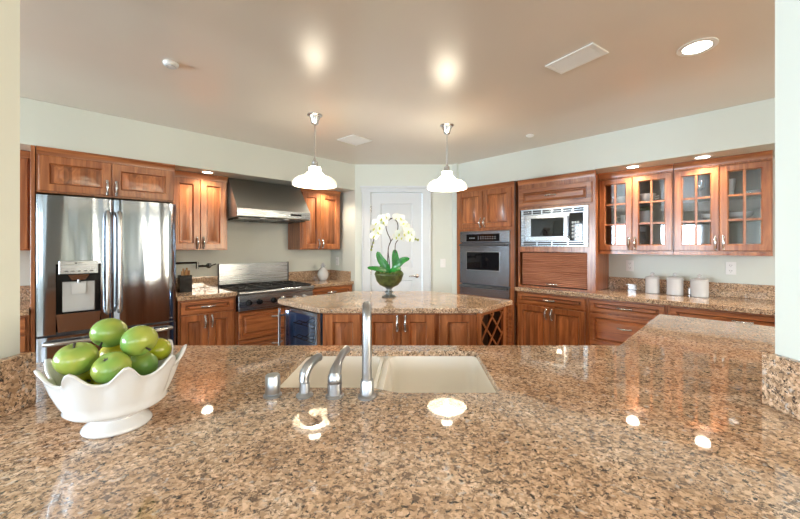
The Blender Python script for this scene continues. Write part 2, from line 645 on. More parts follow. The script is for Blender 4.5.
XL, XR, YD = -5.2, 5.0, -4.2
window_wall('wall_dining_front', 'x', YD, XL, XR, [(-3.9, -2.2), (-1.4, 0.4), (1.4, 3.4)], (0.75, 2.1), -1)
for b0, b1 in ((-3.9, -2.2), (-1.4, 0.4), (1.4, 3.4)):
    window('x', YD, b0, b1, 0.75, 2.1, -1)
window_wall('wall_dining_left', 'y', XL, YD, 0.97, [(-3.4, -1.9), (-1.2, 0.4)], (0.75, 2.1), -1)
window_wall('wall_dining_right', 'y', XR, YD, 0.98, [(-3.2, -1.9), (-1.2, 0.2)], (0.75, 2.1), 1)
for b0, b1 in ((-3.4, -1.9), (-1.2, 0.4)): window('y', XL, b0, b1, 0.75, 2.1, -1)
for b0, b1 in ((-3.2, -1.9), (-1.2, 0.2)): window('y', XR, b0, b1, 0.75, 2.1, 1)

# pantry door in the back wall
d = bpy.data.objects.new('door_1', None)
COL.objects.link(d)
d['kind'] = 'structure'
d.location = (-0.2155, YB, 0)
W2 = 0.3325
mb = MB()
rg = lambda i, y: (-W2 + i, W2 - i, 0.006 + i, 2.07 - i, y)
mb.box(-W2, W2, 0.022, 0.05, 0.006, 2.07)
st = 0.125
for xa, xb, za, zb in ((-W2, -W2 + st, .006, 2.07), (W2 - st, W2, .006, 2.07), (-W2 + st, W2 - st, 1.93, 2.07),
                       (-W2 + st, W2 - st, 0.93, 1.09), (-W2 + st, W2 - st, .006, .24)):
    mb.box(xa, xb, 0.01, 0.022, za, zb)
for za, zb in ((0.24, 0.93), (1.09, 1.93)):
    a, b = -W2 + st, W2 - st
    mb.rects([(a, b, za, zb, .0105), (a + .010, b - .010, za + .010, zb - .010, .0205), (a + .020, b - .020, za + .020, zb - .020, .0205), (a + .055, b - .055, za + .055, zb - .055, .012)], False, True)
slab = mb.build('door_slab', TRIM, d)
mb = MB()
mb.lathe([(0, -.002), (.026, -.002), (.026, .006), (.012, .01), (.01, .045), (0, .046)], 16, (0.268, .01, .985), axis='y')
mb.tube([(0.268, -.03, .985), (0.25, -.036, .985), (0.21, -.036, .988), (0.165, -.03, .982)], [.009, .009, .008, .006], 8)
mb.build('door_handle', NICKEL, d)
for z in (0.25, 1.05, 1.86):
    MB().tube([(-W2 - .002, .002, z - .045), (-W2 - .002, .002, z + .045)], .007, 8).build('hinge', NICKEL, d)
mb = MB()
cx0, cx1, ct = -0.665, 0.235, 2.13
for xa, xb in ((cx0, -0.553), (0.122, cx1)):
    mb.box(xa, xb, YB - .018, YB - .0005, 0, 2.075, .003)
    s = 1 if xa < -0.3 else -1
    e = xa if s == 1 else xb
    mb.box(e, e + s * .02, YB - .026, YB - .0005, 0, 2.075, .003)
mb.box(cx0 - .01, cx1 + .01, YB - .02, YB - .0005, 2.075, 2.125, .003)
mb.box(cx0 - .02, cx1 + .02, YB - .034, YB - .0005, 2.125, 2.155, .004)
struct('trim_1', mb, TRIM)
mb = MB()
for xa, xb in ((-0.757, cx0), (cx1, 0.509)): mb.box(xa + .001, xb - .001, YB - .014, YB - .0005, 0, .09, .003)
struct('baseboard_back', mb, TRIM)


# ------------------------------------------------------------------ cabinet parts
def pull(root, x, z, y, vertical=True, L=0.085, name='handle'):
    """bow pull with scrolled ends"""
    m = MB()
    h = L / 2
    pts = [(-h, 0.0, 0), (-h, -.014, 0), (-h * .8, -.024, 0), (-h * .35, -.029, 0), (0, -.031, 0), (h * .35, -.029, 0), (h * .8, -.024, 0), (h, -.014, 0), (h, 0.0, 0)]
    m.tube(pts, [.008, .0075, .007, .008, .009, .008, .007, .0075, .008], 8)
    m.sphere((-h, -.010, 0), .0105, seg=8).sphere((h, -.010, 0), .0105, seg=8)
    m.tube([(-.010, -.031, 0), (-.006, -.031, 0), (.006, -.031, 0), (.010, -.031, 0)], [.008, .0115, .0115, .008], 8)
    m.sphere((-h - .012, -.005, 0), .009, seg=8).sphere((h + .012, -.005, 0), .009, seg=8)
    if vertical: m.xform(Matrix.Rotation(PI / 2, 4, 'Y'))
    m.xform(Matrix.Translation((x, y, z)))
    return m.build(name, NICKEL, root)


def front(root, kind, xa, xb, za, zb, y, handle=None, fw=None, glazed=False, mat=None):
    """overlay door or drawer front: frame, raised panel, pull; y = plane it sits on, it stands 20 mm proud"""
    xa, xb = min(xa, xb), max(xa, xb)
    if fw is None: fw = 0.055 if kind == 'door' else 0.034
    wm = mat or (CH if kind == 'door' else CHX)
    m = MB()
    R = lambda i, yy: (xa + i, xb - i, za + i, zb - i, yy)
    m.rects([R(0, y - .0005), R(0, y - .016), R(.004, y - .020), R(fw, y - .020), R(fw + .010, y - .005), R(fw + .010, y - .0005)], False, False)
    if glazed:
        xm = (xa + xb) / 2
        i = fw + .004
        m.box(xm - .009, xm + .009, y - .018, y - .004, za + i, zb - i, .002)
        for k in (1, 2):
            zz = za + i + (zb - za - 2 * i) * k / 3
            m.box(xa + i, xb - i, y - .017, y - .005, zz - .009, zz + .009, .002)
    f = m.build(kind, wm, root)
    if glazed:
        MB().box(xa + fw, xb - fw, y - .010, y - .007, za + fw, zb - fw).build('glass_pane', GLASS, f)
    else:
        m = MB()
        b = .040 if kind == 'door' else .018
        m.rects([R(fw + .008, y - .0005), R(fw + .009, y - .003), R(fw + .016, y - .003), R(fw + .016 + b, y - .020)], False, True)
        m.build('raised_panel', CHP if kind == 'door' else CHX, f)
    if handle:
        hx, hz, vert = handle
        pull(f, hx, hz, y - .0195, vert)
    return f


def shell(root, xa, xb, z0, z1, depth, bays, t=.018, inner=None, name='carcass', ff=.03, solid=()):
    """open-fronted carcass: sides, top, bottom, back, rails between bays; bays = [(za, zb)]"""
    xa, xb = min(xa, xb), max(xa, xb)
    m = MB()
    m.box(xa, xa + t, -depth, -.001, z0, z1)
    m.box(xb - t, xb, -depth, -.001, z0, z1)
    m.box(xa + t, xb - t, -.012, -.001, z0, z1)
    cur = z0
    for za, zb in sorted(bays):
        m.box(xa + t, xb - t, -depth, -.012, cur, za)
        cur = zb
    m.box(xa + t, xb - t, -depth, -.012, cur, z1)
    for za, zb in bays:                       # face frame stiles
        m.box(xa + t, xa + t + ff, -depth, -depth + .02, za, zb)
        m.box(xb - t - ff, xb - t, -depth, -depth + .02, za, zb)
    return m.build(name, inner or CH, root)


def crown(root, xa, xb, depth, z, ret=(), name='crown_moulding'):
    prof = [(-depth + .002, z - .055), (-depth - .004, z - .055), (-depth - .006, z - .035), (-depth - .018, z - .012), (-depth - .022, z - .010), (-depth - .022, z - .001), (-depth + .002, z - .001)]
    m = MB().extx(prof, min(xa, xb), max(xa, xb))
    return m.build(name, CHX, root)


def base_cabinet(side, label, u0, u1, fronts, depth=.60, z1=.872, group='base cabinets along the walls'):
    r = Run(side, 'base_cabinet', label, 'cabinet', (u0 + u1) / 2, 0, group)
    a, b = r.X(u0) , r.X(u1)
    a, b = min(a, b) + .001, max(a, b) - .001
    m = MB()
    m.box(a, b, -depth, -.002, .10, z1)
    m.box(a + .01, b - .01, -depth + .07, -.002, 0.001, .10)
    m.build('carcass', CH, r.root)
    for k, (p, q, za, zb, hd) in fronts_iter(fronts):
        hh = None
        if hd: hh = (r.X(hd[0]), hd[1], k == 'door')
        front(r.root, k, r.X(p), r.X(q), za, zb, -depth, hh)
    return r


def fronts_iter(fr):
    for f in fr: yield f[0], f[1:]


def wall_cabinet(side, label, u0, u1, z0, z1, depth, split, hz, group='wall cabinets', name='wall_cabinet', crn=True, inset=.02):
    r = Run(side, name, label, 'cabinet', (u0 + u1) / 2, z0, group)
    a, b = sorted((r.X(u0), r.X(u1)))
    a += .001; b -= .001
    MB().box(a, b, -depth, -.002, 0, z1 - z0, .002).build('carcass', CH, r.root)
    s = r.X(split)
    top = z1 - z0 - (.06 if crn else .03)
    front(r.root, 'door', a + inset, s - .002, .012, top, -depth, (s - .028, hz - z0, True))
    front(r.root, 'door', s + .002, b - inset, .012, top, -depth, (s + .028, hz - z0, True))
    if crn: crown(r.root, a, b, depth, z1 - z0)
    return r


# ------------------------------------------------------------------ left run
wall_cabinet('L', 'cherry wall cabinet with two doors between refrigerator and range hood', .727, 1.245, 1.33, 2.103, .33, .985, 1.405)
wall_cabinet('L', 'cherry wall cabinet with two doors right of the range hood', 2.068, 2.645, 1.328, 2.103, .33, 2.34, 1.405)
wall_cabinet('L', 'shallow cherry cabinet with two doors above the stainless refrigerator', -.135, .722, 1.765, 2.103, .59, .287, 1.84, name='bridge_cabinet', inset=.012)
wall_cabinet('L', 'cherry wall cabinet showing a sliver left of the refrigerator', -.80, -.165, 1.335, 2.103, .33, -.48, 1.405)

base_cabinet('L', 'cherry base cabinet with drawer and two doors between refrigerator and range', .742, 1.238, [
    ('drawer', .762, 1.212, .742, .858, (.987, .80)),
    ('door', .762, .985, .115, .725, (.957, .655)), ('door', .989, 1.212, .115, .725, (1.017, .655))])
base_cabinet('L', 'cherry base cabinet with wide drawers under the gas range top', 1.242, 2.060, [
    ('drawer', 1.262, 2.040, .42, .695, (1.651, .62)), ('drawer', 1.262, 2.040, .115, .405, (1.651, .33))], z1=.708)
base_cabinet('L', 'cherry base cabinet with top drawer right of the range, below pineapple jar', 2.064, 2.70, [
    ('drawer', 2.085, 2.68, .742, .858, (2.38, .80)),
    ('door', 2.085, 2.38, .115, .725, (2.352, .655)), ('door', 2.384, 2.68, .115, .725, (2.412, .655))], depth=.53)
base_cabinet('L', 'cherry base cabinet mostly hidden left of the refrigerator', -.80, -.165, [
    ('drawer', -.78, -.185, .742, .858, (-.48, .80)),
    ('door', -.78, -.485, .115, .725, (-.51, .655)), ('door', -.481, -.185, .115, .725, (-.455, .655))])

# tall end panel between the hidden cabinet and the fridge
r = Run('L', 'end_panel', 'tall dark cherry end panel against left side of refrigerator', 'panel', -.150, 0)
MB().box(-.0115, .0115, -.60, -.002, 0.001, 2.102, .002).build('end_panel_board', CH, r.root)


def wall_counter(side, label, u0, u1, splash=((None, None),), vback=.004, front_v=.65, end_splash=None):
    r = Run(side, 'granite_countertop', label, 'countertop', (u0 + u1) / 2, .875, 'granite counters along the walls')
    a, b = sorted((r.X(u0), r.X(u1)))
    MB().box(a + .0015, b - .0015, -front_v, -vback, 0, .04, .004, 2).build('slab', GRAN, r.root, angle=15)
    MB().box(a + .0015, b - .0015, -.024, -vback, .0405, .165, .002).build('backsplash', GRAN, r.root)
    return r


wall_counter('L', 'granite counter strip with knife block between refrigerator and range', .727, 1.240)
r = wall_counter('L', 'granite counter right of the range, carrying white pineapple jar', 2.064, 2.702, front_v=.57)
MB().box(.295, .3175, -.50, -.026, .0405, .165, .002).build('backsplash', GRAN, r.root)
wall_counter('L', 'granite counter sliver left of the refrigerator', -.80, -.165)


# ---- refrigerator
def fridge():
    r = Run('L', 'refrigerator', 'large stainless french door refrigerator with water dispenser in left door', 'refrigerator', .293, 0)
    R = r.root
    w = .424
    MB().box(-w + .004, w - .004, -.605, -.03, .05, 1.742, .006).build('body', STEELDK, R)
    MB().box(-w + .02, w - .02, -.58, -.08, 0.001, .05).build('base_grille', BLACK, R)

    def slab_front(xa, xb, za, zb, y0=-.608, th=.058, bulge=.010, n=14, hole=None):
        """front panel with gently bowed face; sides rounded"""
        m = MB()
        prof = []
        for k in range(n + 1):
            t = k / n
            x = xa + (xb - xa) * t
            e = min(t, 1 - t) * (xb - xa)
            rd = .012
            dy = 0 if e >= rd else rd - math.sqrt(max(0, rd * rd - (rd - e) ** 2))
            prof.append((x, y0 - th - bulge * (1 - (2 * t - 1) ** 2) + dy))
        ring = [(xa, y0)] + [(xa, y0 - th + .012)] + prof[1:-1] + [(xb, y0 - th + .012), (xb, y0)]
        return m, ring
    # right door
    m, ring = slab_front(.003, w, .715, 1.742)
    m.prism(ring, .715, 1.742)
    dr = m.build('door', FRIDGE, R)
    # left door with an opening for the dispenser
    xa, xb = -.326, -.076      # dispenser opening
    za, zb = .702, 1.235
    m = MB()
    _, ring = slab_front(-w, -.003, .715, 1.742, n=24)

    def seg(p, q, z0, z1):
        pts = [(x, y) for x, y in ring if p - 1e-6 <= x <= q + 1e-6 and y < -.62]

        def yat(x):
            fr = [(a, b) for a, b in ring if b < -.62]
            for (x0, y0), (x1, y1) in zip(fr, fr[1:]):
                if x0 - 1e-6 <= x <= x1 + 1e-6:
                    return y0 + (y1 - y0) * (x - x0) / max(1e-9, x1 - x0)
            return fr[0][1]
        poly = [(p, -.608), (p, yat(p))] + [(x, y) for x, y in pts if p + .002 < x < q - .002] + [(q, yat(q)), (q, -.608)]
        m.prism(poly, z0, z1)
    seg(-w, xa, .715, 1.742)
    seg(xb, -.003, .715, 1.742)
    seg(xa, xb, zb, 1.742)
    dl = m.build('door', FRIDGE, R)
    mm = MB()
    mm.box(xa + .001, xb - .001, -.625, -.612, .725, zb)                       # recess back
    mm.box(xa + .001, xa + .004, -.668, -.625, .862, zb)
    mm.box(xb - .004, xb - .001, -.668, -.625, .862, zb)
    mm.box(xa + .004, xb - .004, -.66, -.625, 1.10, zb - .001)
    mm.build('dispenser_recess', BLACK, dl)
    mm = MB()
    mm.box(xa + .034, xb - .034, -.640, -.6255, .870, 1.105, .004)
    mm.build('dispenser_backplate', GREYPL, dl)
    mm = MB().box(xa + .016, xb - .016, -.684, -.6605, 1.158, 1.258, .004)
    mm.build('control_panel', STEELX, dl)
    mm = MB()
    for k, x in enumerate((-.27, -.235, -.20, -.165, -.13)):
        mm.box(x - .009, x + .009, -.6852, -.6845, 1.176, 1.184)
    mm.box(-.225, -.212, -.6852, -.6845, 1.235, 1.247)
    mm.box(-.205, -.185, -.6852, -.6845, 1.238, 1.243)
    mm.build('control_marks', STEELDK, dl)
    mm = MB()
    mm.loft([[(-.262, -.676, 1.152), (-.142, -.676, 1.152), (-.142, -.63, 1.152), (-.262, -.63, 1.152)],
             [(-.240, -.668, 1.112), (-.164, -.668, 1.112), (-.164, -.63, 1.112), (-.240, -.63, 1.112)]])
    mm.tube([(-.202, -.652, 1.112), (-.202, -.652, 1.092)], .012, 10)
    mm.build('nozzle', STEEL, dl)
    mm = MB()
    mm.loft([[(-.244, -.650, 1.095), (-.160, -.650, 1.095), (-.160, -.643, 1.095), (-.244, -.643, 1.095)],
             [(-.240, -.664, 1.005), (-.164, -.664, 1.005), (-.164, -.656, 1.005), (-.240, -.656, 1.005)]])
    mm.build('paddle', GREYPL, dl)
    mm = MB()
    mm.loft([[(xa + .002, -.676, .862), (xb - .002, -.676, .862), (xb - .002, -.626, .862), (xa + .002, -.626, .862)],
             [(xa + .012, -.670, .727), (xb - .012, -.670, .727), (xb - .012, -.626, .727), (xa + .012, -.626, .727)]])
    mm.build('drip_tray', STEEL, dl)
    for s, dd in ((-1, dl), (1, dr)):
        x = s * .036
        pts = [(x, -.668, 1.64), (x, -.70, 1.635), (x, -.715, 1.615)] + [(x, -.724 - .006 * math.sin(PI * k / 8), 1.60 - .72 * k / 8) for k in range(9)] + [(x, -.715, .865), (x, -.70, .845), (x, -.668, .84)]
        mh = MB()
        mh.tube(pts, .0155, 12)
        mh.build('handle', NICKEL, dd)
    mm = MB()
    mm.tube([(.352, -.669, 1.688), (.358, -.6695, 1.692), (.366, -.6695, 1.688)], .004, 6)
    mm.box(.372, .386, -.6685, -.6665, 1.684, 1.692)
    mm.build('badge', NICKEL, dr)
    mm = MB()
    for k in range(6): mm.box(.320 + k * .013, .329 + k * .013, -.6705, -.665, .737, .744)
    mm.build('lower_badge', NICKEL, dr)
    m, ring = slab_front(-w, w, .08, .70, n=24)
    m.prism(ring, .08, .698)
    fz = m.build('freezer_drawer', FRIDGE, R)
    pts = [(-.385, -.668, .655), (-.383, -.70, .655), (-.36, -.712, .655)] + [(-.33 + .66 * k / 8, -.718 - .012 * math.sin(PI * k / 8), .655) for k in range(9)] + [(.36, -.712, .655), (.383, -.70, .655), (.385, -.668, .655)]
    MB().tube(pts, .0155, 12).build('handle', NICKEL, fz)


fridge()


# ---- hood
r = Run('L', 'range_hood', 'sloped stainless range hood mounted under the left soffit', 'range hood', 1.655, 1.672)
w = .403
m = MB()
m.extx([(-.003, .425), (-.33, .425), (-.60, .088), (-.60, .010), (-.585, 0), (-.003, 0)], -w, w)
m.build('canopy', HOODST, r.root, angle=20)
m = MB()
m.box(-w + .0, w, -.604, -.6005, .012, .086, .001)
m.build('front_lip', STEELX, r.root)
m = MB().box(.16, .29, -.606, -.6042, .040, .060)
m.build('control_slot', BLACK, r.root)
for k in (-1, 0, 1):
    m = MB()
    x0 = k * .255
    m.box(x0 - .12, x0 + .12, -.54, -.08, -.012, -.001)
    for q in range(9): m.box(x0 - .112, x0 + .112, -.53 + q * .05, -.505 + q * .05, -.018, -.012)
    m.build('grease_filter', BRONZE, r.root)
for k in (-1, 1):
    MB().lathe([(0, 0), (.03, 0), (.03, -.006), (0, -.006)], 14, (k * .13, -.562, -.001)).build('hood_lamp', PLASTIC, r.root)

# ---- gas range top
r = Run('L', 'gas_range', 'stainless gas range top with black grates and front knobs', 'range', 1.655, .712)
w = .4075
m = MB()
m.box(-w + .001, w - .001, -.655, -.05, 0.004, .185, .003)
m.build('body', STEELX, r.root)
m = MB()
m.tube([(-w, -.662, .182), (w, -.662, .182)], .021, 14)
m.build('bullnose_rail', STEELX, r.root)
m = MB().box(-w + .006, w - .006, -.63, -.052, .1855, .193, .002)
m.build('drip_pan', BLACK, r.root)
for gx in (-.27, 0, .27):
    m = MB()
    a, b = gx - .13, gx + .13
    for y in (-.62, -.335, -.05): m.box(a, b, y - .006, y + .006, .208, .224, .002)
    for x in (a + .006, gx, b - .006): m.box(x - .006, x + .006, -.62, -.05, .208, .224, .002)
    for y in (-.48, -.19):
        for k in range(8):
            t = k * PI / 4 + PI / 8
            m.tube([(gx + .03 * math.cos(t), y + .03 * math.sin(t), .219), (gx + .12 * math.cos(t), y + .125 * math.sin(t), .219)], .006, 6)
    for x in (a + .008, b - .008):
        for y in (-.612, -.335, -.058): m.box(x - .006, x + .006, y - .006, y + .006, .193, .21)
    m.build('grate', IRON, r.root)
    for y in (-.48, -.19):
        MB().lathe([(0, .193), (.045, .193), (.045, .203), (.036, .205), (.034, .212), (0, .213)], 16, (gx, y, 0)).build('burner', IRON, r.root)
for k, u in enumerate((1.345, 1.452, 1.60, 1.707, 1.855, 1.962)):
    m = MB()
    c = (r.X(u), -.655, .082)
    m.lathe([(0, 0), (.030, 0), (.030, .006), (.024, .008), (.0225, .034), (.018, .038), (0, .039)], 18, c, axis='y')
    m.box(c[0] - .004, c[0] + .004, -.700, -.690, .062, .102, .002)
    m.build('knob', BLACK if k < 3 else NICKEL, r.root)

r = Run('L', 'range_backguard', 'tall brushed stainless splash panel standing behind range top', 'backguard', 1.651, .9)
m = MB()
m.box(-.404, .404, -.026, -.004, 0, .27, .002)
m.build('panel', STEELX, r.root)
MB().box(-.4035, .4035, -.040, -.0265, .256, .27, .002).build('top_ledge', STEELX, r.root)
for s in (-1, 1): MB().box(s * .404, s * .4085, -.045, -.004, .0, .274).build('edge_strip', STEELDK, r.root)

# ---- pot filler
r = Run('L', 'pot_filler', 'dark folding pot filler tap mounted on wall left of range', 'tap', 1.10, 1.10)
m = MB()
m.lathe([(0, 0), (.028, 0), (.028, .008), (.014, .014), (.013, .07), (0, .072)], 14, (r.X(1.15), -.001, .055), axis='y')
m.tube([(r.X(1.15), -.055, .055), (r.X(1.15), -.055, .085)], .012, 10)
m.build('valve', BRONZE, r.root)
m = MB()
m.tube([(r.X(1.15), -.055, .056), (r.X(1.02), -.09, .056)], .0115, 8)
m.tube([(r.X(1.02), -.09, .03), (r.X(1.02), -.09, .10)], .013, 10)
m.tube([(r.X(1.02), -.09, .095), (r.X(.82), -.14, .095)], .0115, 8)
m.tube([(r.X(.82), -.14, .095), (r.X(.80), -.145, .085), (r.X(.80), -.145, .035)], .009, 8)
m.build('folding_arm', BRONZE, r.root)
m = MB().tube([(r.X(1.15), -.07, .055), (r.X(1.205), -.08, .075)], .006, 8).tube([(r.X(1.03), -.10, .06), (r.X(1.065), -.14, .066)], .007, 8)
m.build('lever', BRONZE, r.root)

# ---- knife block
r = Run('L', 'utensil_crock', 'black square utensil crock on counter beside the refrigerator', 'crock', .868, .9155, v=.27)
m = MB()
o, i = .052, .046
sq = lambda s, z: [(-s, -s, z), (s, -s, z), (s, s, z), (-s, s, z)]
m.loft([sq(o, 0), sq(o, .165), sq(i, .165), sq(i, .006)])
m.build('crock_body', BLACK, r.root)
side_lab = ['leftmost', 'second from left', 'middle', 'second from right', 'rightmost']
for k in range(5):
    t = Run('L', 'wooden_utensil', 'light wooden utensil handle, %s of five in the black crock' % side_lab[k], 'utensil', .868 + (k - 2) * .012, .9225, 'wooden utensils in the crock', v=.27)
    m = MB()
    dx = (k - 2) * .003 + .004
    y0 = (-.012, .01, -.015, .012, -.008)[k]
    L = (.20, .225, .212, .230, .205)[k]
    m.tube([(0, y0, 0), (dx * .5, y0, L * .5), (dx, y0, L * .82), (dx * 1.1, y0, L)], [.007, .008, .0105, .008], 8)
    m.build('handle_shaft', SPOON, t.root)

# ---- pineapple jar
r = Run('L', 'pineapple_jar', 'white ceramic pineapple shaped jar on counter right of range', 'jar', 2.465, .9155, v=.2)
m = MB()
nr, ns = 22, 24
loops = []
for a in range(nr + 1):
    t = a / nr
    rad = .072 * (math.sin(PI * (0.16 + 0.72 * t)) ** 0.8) * (1.0 if t < .98 else .98)
    z = .165 * t
    loops.append([((rad + .003 * math.cos(6 * (2 * PI * k / ns) + 16 * t * PI / 2) * math.cos(6 * 2 * PI * k / ns - 16 * t * PI / 2)) * math.cos(2 * PI * k / ns),
                   (rad + .003 * math.cos(6 * (2 * PI * k / ns) + 16 * t * PI / 2) * math.cos(6 * 2 * PI * k / ns - 16 * t * PI / 2)) * math.sin(2 * PI * k / ns), z) for k in range(ns)])
m.loft(loops)
m.build('jar_body', WHITE, r.root, angle=80)
m = MB()
m.lathe([(0, .165), (.036, .165), (.034, .172), (.012, .176), (0, .176)], 14)
for lv, (n, rr, hh, zz) in enumerate(((7, .034, .035, .172), (6, .022, .05, .176), (4, .010, .062, .18))):
    for k in range(n):
        t = 2 * PI * k / n + lv * .4
        m.tube([(rr * .3 * math.cos(t), rr * .3 * math.sin(t), zz), (rr * .8 * math.cos(t), rr * .8 * math.sin(t), zz + hh * .6), (rr * 1.1 * math.cos(t), rr * 1.1 * math.sin(t), zz + hh)], [.007, .006, .001], 6)
m.build('crown_lid', WHITE, r.root)


# ------------------------------------------------------------------ right run
# oven tower
OD = .63
r = Run('R', 'oven_cabinet', 'tall cherry cabinet with two top doors housing wall oven', 'cabinet', 2.392, 0)
a, b = r.X(2.798), r.X(1.986)
shell(r.root, a, b, .001, 2.105, OD, [(.12, .745), (.765, 1.558)])
MB().box(a + .0, b, -OD + .06, -.02, .001, .09)
s = r.X(2.395)
front(r.root, 'door', r.X(2.765), s - .002, 1.592, 2.04, -OD, (s - .028, 1.655, True))
front(r.root, 'door', s + .002, r.X(2.012), 1.592, 2.04, -OD, (s + .028, 1.655, True))
front(r.root, 'drawer', r.X(2.765), r.X(2.012), .115, .75, -OD, (s, .66, False))
crown(r.root, a - 0.0, b, OD, 2.104)
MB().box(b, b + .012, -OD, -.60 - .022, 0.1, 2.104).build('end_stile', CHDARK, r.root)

# wall oven
r = Run('R', 'wall_oven', 'stainless wall oven with black window in the tall cabinet', 'oven', 2.378, .768)
w = .346
MB().box(-w + .01, w - .01, -OD - .001, -.05, 0.002, .78).build('oven_body', STEELDK, r.root)
y = -OD - .002
MB().box(-w, w, y - .03, y, .652, .784, .003).build('control_panel', OVST, r.root)
MB().box(r.X(2.624), r.X(2.157), y - .0315, y - .0301, .664, .750).build('display', BGLASS, r.root)
m = MB()
for k in range(3): m.box(r.X(2.58) + k * .03, r.X(2.58) + k * .03 + .02, y - .0322, y - .0316, .700, .706)
for k in range(8):
    for q in range(2): m.box(r.X(2.45) + k * .033, r.X(2.45) + k * .033 + .010, y - .0322, y - .0316, .690 + q * .022, .696 + q * .022)
m.build('display_marks', GREYPL, r.root)
# door
m = MB()
R4 = lambda i, yy: (r.X(2.617) - i, r.X(2.157) + i, .317 - i, .532 + i, yy)
m.box(-w, r.X(2.617), y - .032, y, .145, .636)
m.box(r.X(2.157), w, y - .032, y, .145, .636)
m.box(r.X(2.617), r.X(2.157), y - .032, y, .145, .317)
m.box(r.X(2.617), r.X(2.157), y - .032, y, .532, .636)
dr = m.build('oven_door', OVST, r.root)
MB().rects([(r.X(2.617), r.X(2.157), .317, .532, y - .018), (r.X(2.617), r.X(2.157), .317, .532, y - .030)]).build('window_glass', BGLASS, dr)
m = MB()
for xa, xb, za, zb in ((r.X(2.617) - .008, r.X(2.157) + .008, .532, .540), (r.X(2.617) - .008, r.X(2.157) + .008, .309, .317), (r.X(2.617) - .008, r.X(2.617), .317, .532), (r.X(2.157), r.X(2.157) + .008, .317, .532)):
    m.box(xa, xb, y - .036, y - .0325, za, zb)
m.build('window_trim', NICKEL, dr)
m = MB().tube([(-w + .02, y - .07, .618), (w - .02, y - .07, .618)], .012, 12)
for s in (-1, 1): m.tube([(s * (w - .05), y - .031, .618), (s * (w - .05), y - .07, .618)], .010, 8)
m.build('handle', STEELDK, dr)
m = MB().box(-w, w, y - .032, y, .002, .128, .003)
wd = m.build('warming_drawer', OVST, r.root)
m = MB().tube([(-w + .02, y - .066, .112), (w - .02, y - .066, .112)], .011, 12)
for s in (-1, 1): m.tube([(s * (w - .05), y - .031, .112), (s * (w - .05), y - .066, .112)], .009, 8)
m.build('handle', STEELDK, wd)

# microwave tower (upper part stands on the counter)
MD = .60
r = Run('R', 'microwave_cabinet', 'cherry appliance garage with tambour door and built-in microwave opening', 'cabinet', 1.567, .917)
a, b = r.X(1.955), r.X(1.20)
z0 = .917
shell(r.root, a, b, 0, 2.105 - z0, MD, [(1.365 - z0, 1.772 - z0), (.022, 1.308 - z0)], t=.018, ff=.002)
MB().box(b, r.X(1.146), -MD, -MD + .022, 0, 2.104 - z0).build('face_stile', CH, r.root)
front(r.root, 'drawer', r.X(1.935), r.X(1.175), 1.795 - z0, 2.0 - z0, -MD, ((a + b) / 2, 1.905 - z0, False), fw=.045)
crown(r.root, a, b + .056, MD, 2.104 - z0)
m = MB()
nS = 19
zA, zB = .030, 1.30 - z0
for k in range(nS):
    za = zA + (zB - zA) * k / nS
    zb = zA + (zB - zA) * (k + 1) / nS
    m.extx([(-MD + .022, za), (-MD + .012, za + .002), (-MD + .008, (za + zb) / 2), (-MD + .012, zb - .002), (-MD + .022, zb)], a + .046, b - .021)
TAMB = wood('tambour slats', (0.27, 0.10, 0.055), (0.46, 0.20, 0.12), 'x', rough=0.25)
td = m.build('tambour_door', TAMB, r.root)
pull(td, (a + b) / 2, .052, -MD + .009, False)

# microwave
r = Run('R', 'microwave', 'built-in stainless microwave above the tambour garage', 'microwave', 1.561, 1.368)
y = -MD - .001
w = .352
m = MB()
m.box(-w + .02, w - .02, y + .001, -.06, .006, .39)
m.build('microwave_body', STEELDK, r.root)
m = MB()
m.box(-w, w, y - .014, y, .338, .402, .002)
m.box(-w, w, y - .014, y, 0, .056, .002)
m.box(-w, -w + .045, y - .014, y, .056, .338, .002)
m.box(w - .045, w, y - .014, y, .056, .338, .002)
tk = m.build('trim_kit', STEELX, r.root)
m = MB()
for z in (.348, .370):
    for k in range(6):
        x = -w + .03 + k * .108
        m.box(x, x + .095, y - .0152, y - .0142, z, z + .017)
m.build('vent_slots', SLOT, tk)
m = MB()
for z in (.010, .032):
    for k in range(4):
        x = -w + .03 + k * .163
        m.box(x, x + .148, y - .0152, y - .0142, z, z + .016)
m.build('vent_slots', SLOT, tk)
m = MB()
ya = y - .022
xl, xr, zl, zr = r.X(1.793), r.X(1.438), .106, .299
m.box(-w + .05, r.X(1.385), ya, y, .060, .106, .002)
m.box(-w + .05, r.X(1.385), ya, y, .299, .335, .002)
m.box(-w + .05, xl, ya, y, .106, .299)
m.box(xr, r.X(1.385), ya, y, .106, .299)
md = m.build('microwave_door', STEEL, r.root)
MB().box(xl, xr, ya + .004, ya + .012, zl, zr).build('window_glass', BGLASS, md)
m = MB()
m.tube([(r.X(1.40), ya - .03, .08), (r.X(1.40), ya - .03, .315)], .010, 10)
for z in (.10, .295): m.tube([(r.X(1.40), ya, z), (r.X(1.40), ya - .03, z)], .008, 8)
m.build('handle', STEEL, md)
m = MB().box(r.X(1.382), w - .05, ya + .002, y, .060, .335)
cp = m.build('control_panel', BGLASS, r.root)
m = MB()
for q in range(5):
    for k in range(3): m.box(r.X(1.36) + k * .026, r.X(1.36) + k * .026 + .018, ya + .0012, ya + .0018, .085 + q * .036, .107 + q * .036)
m.build('buttons', GREYPL, cp)

# glass-fronted wall cabinets
GD = .33


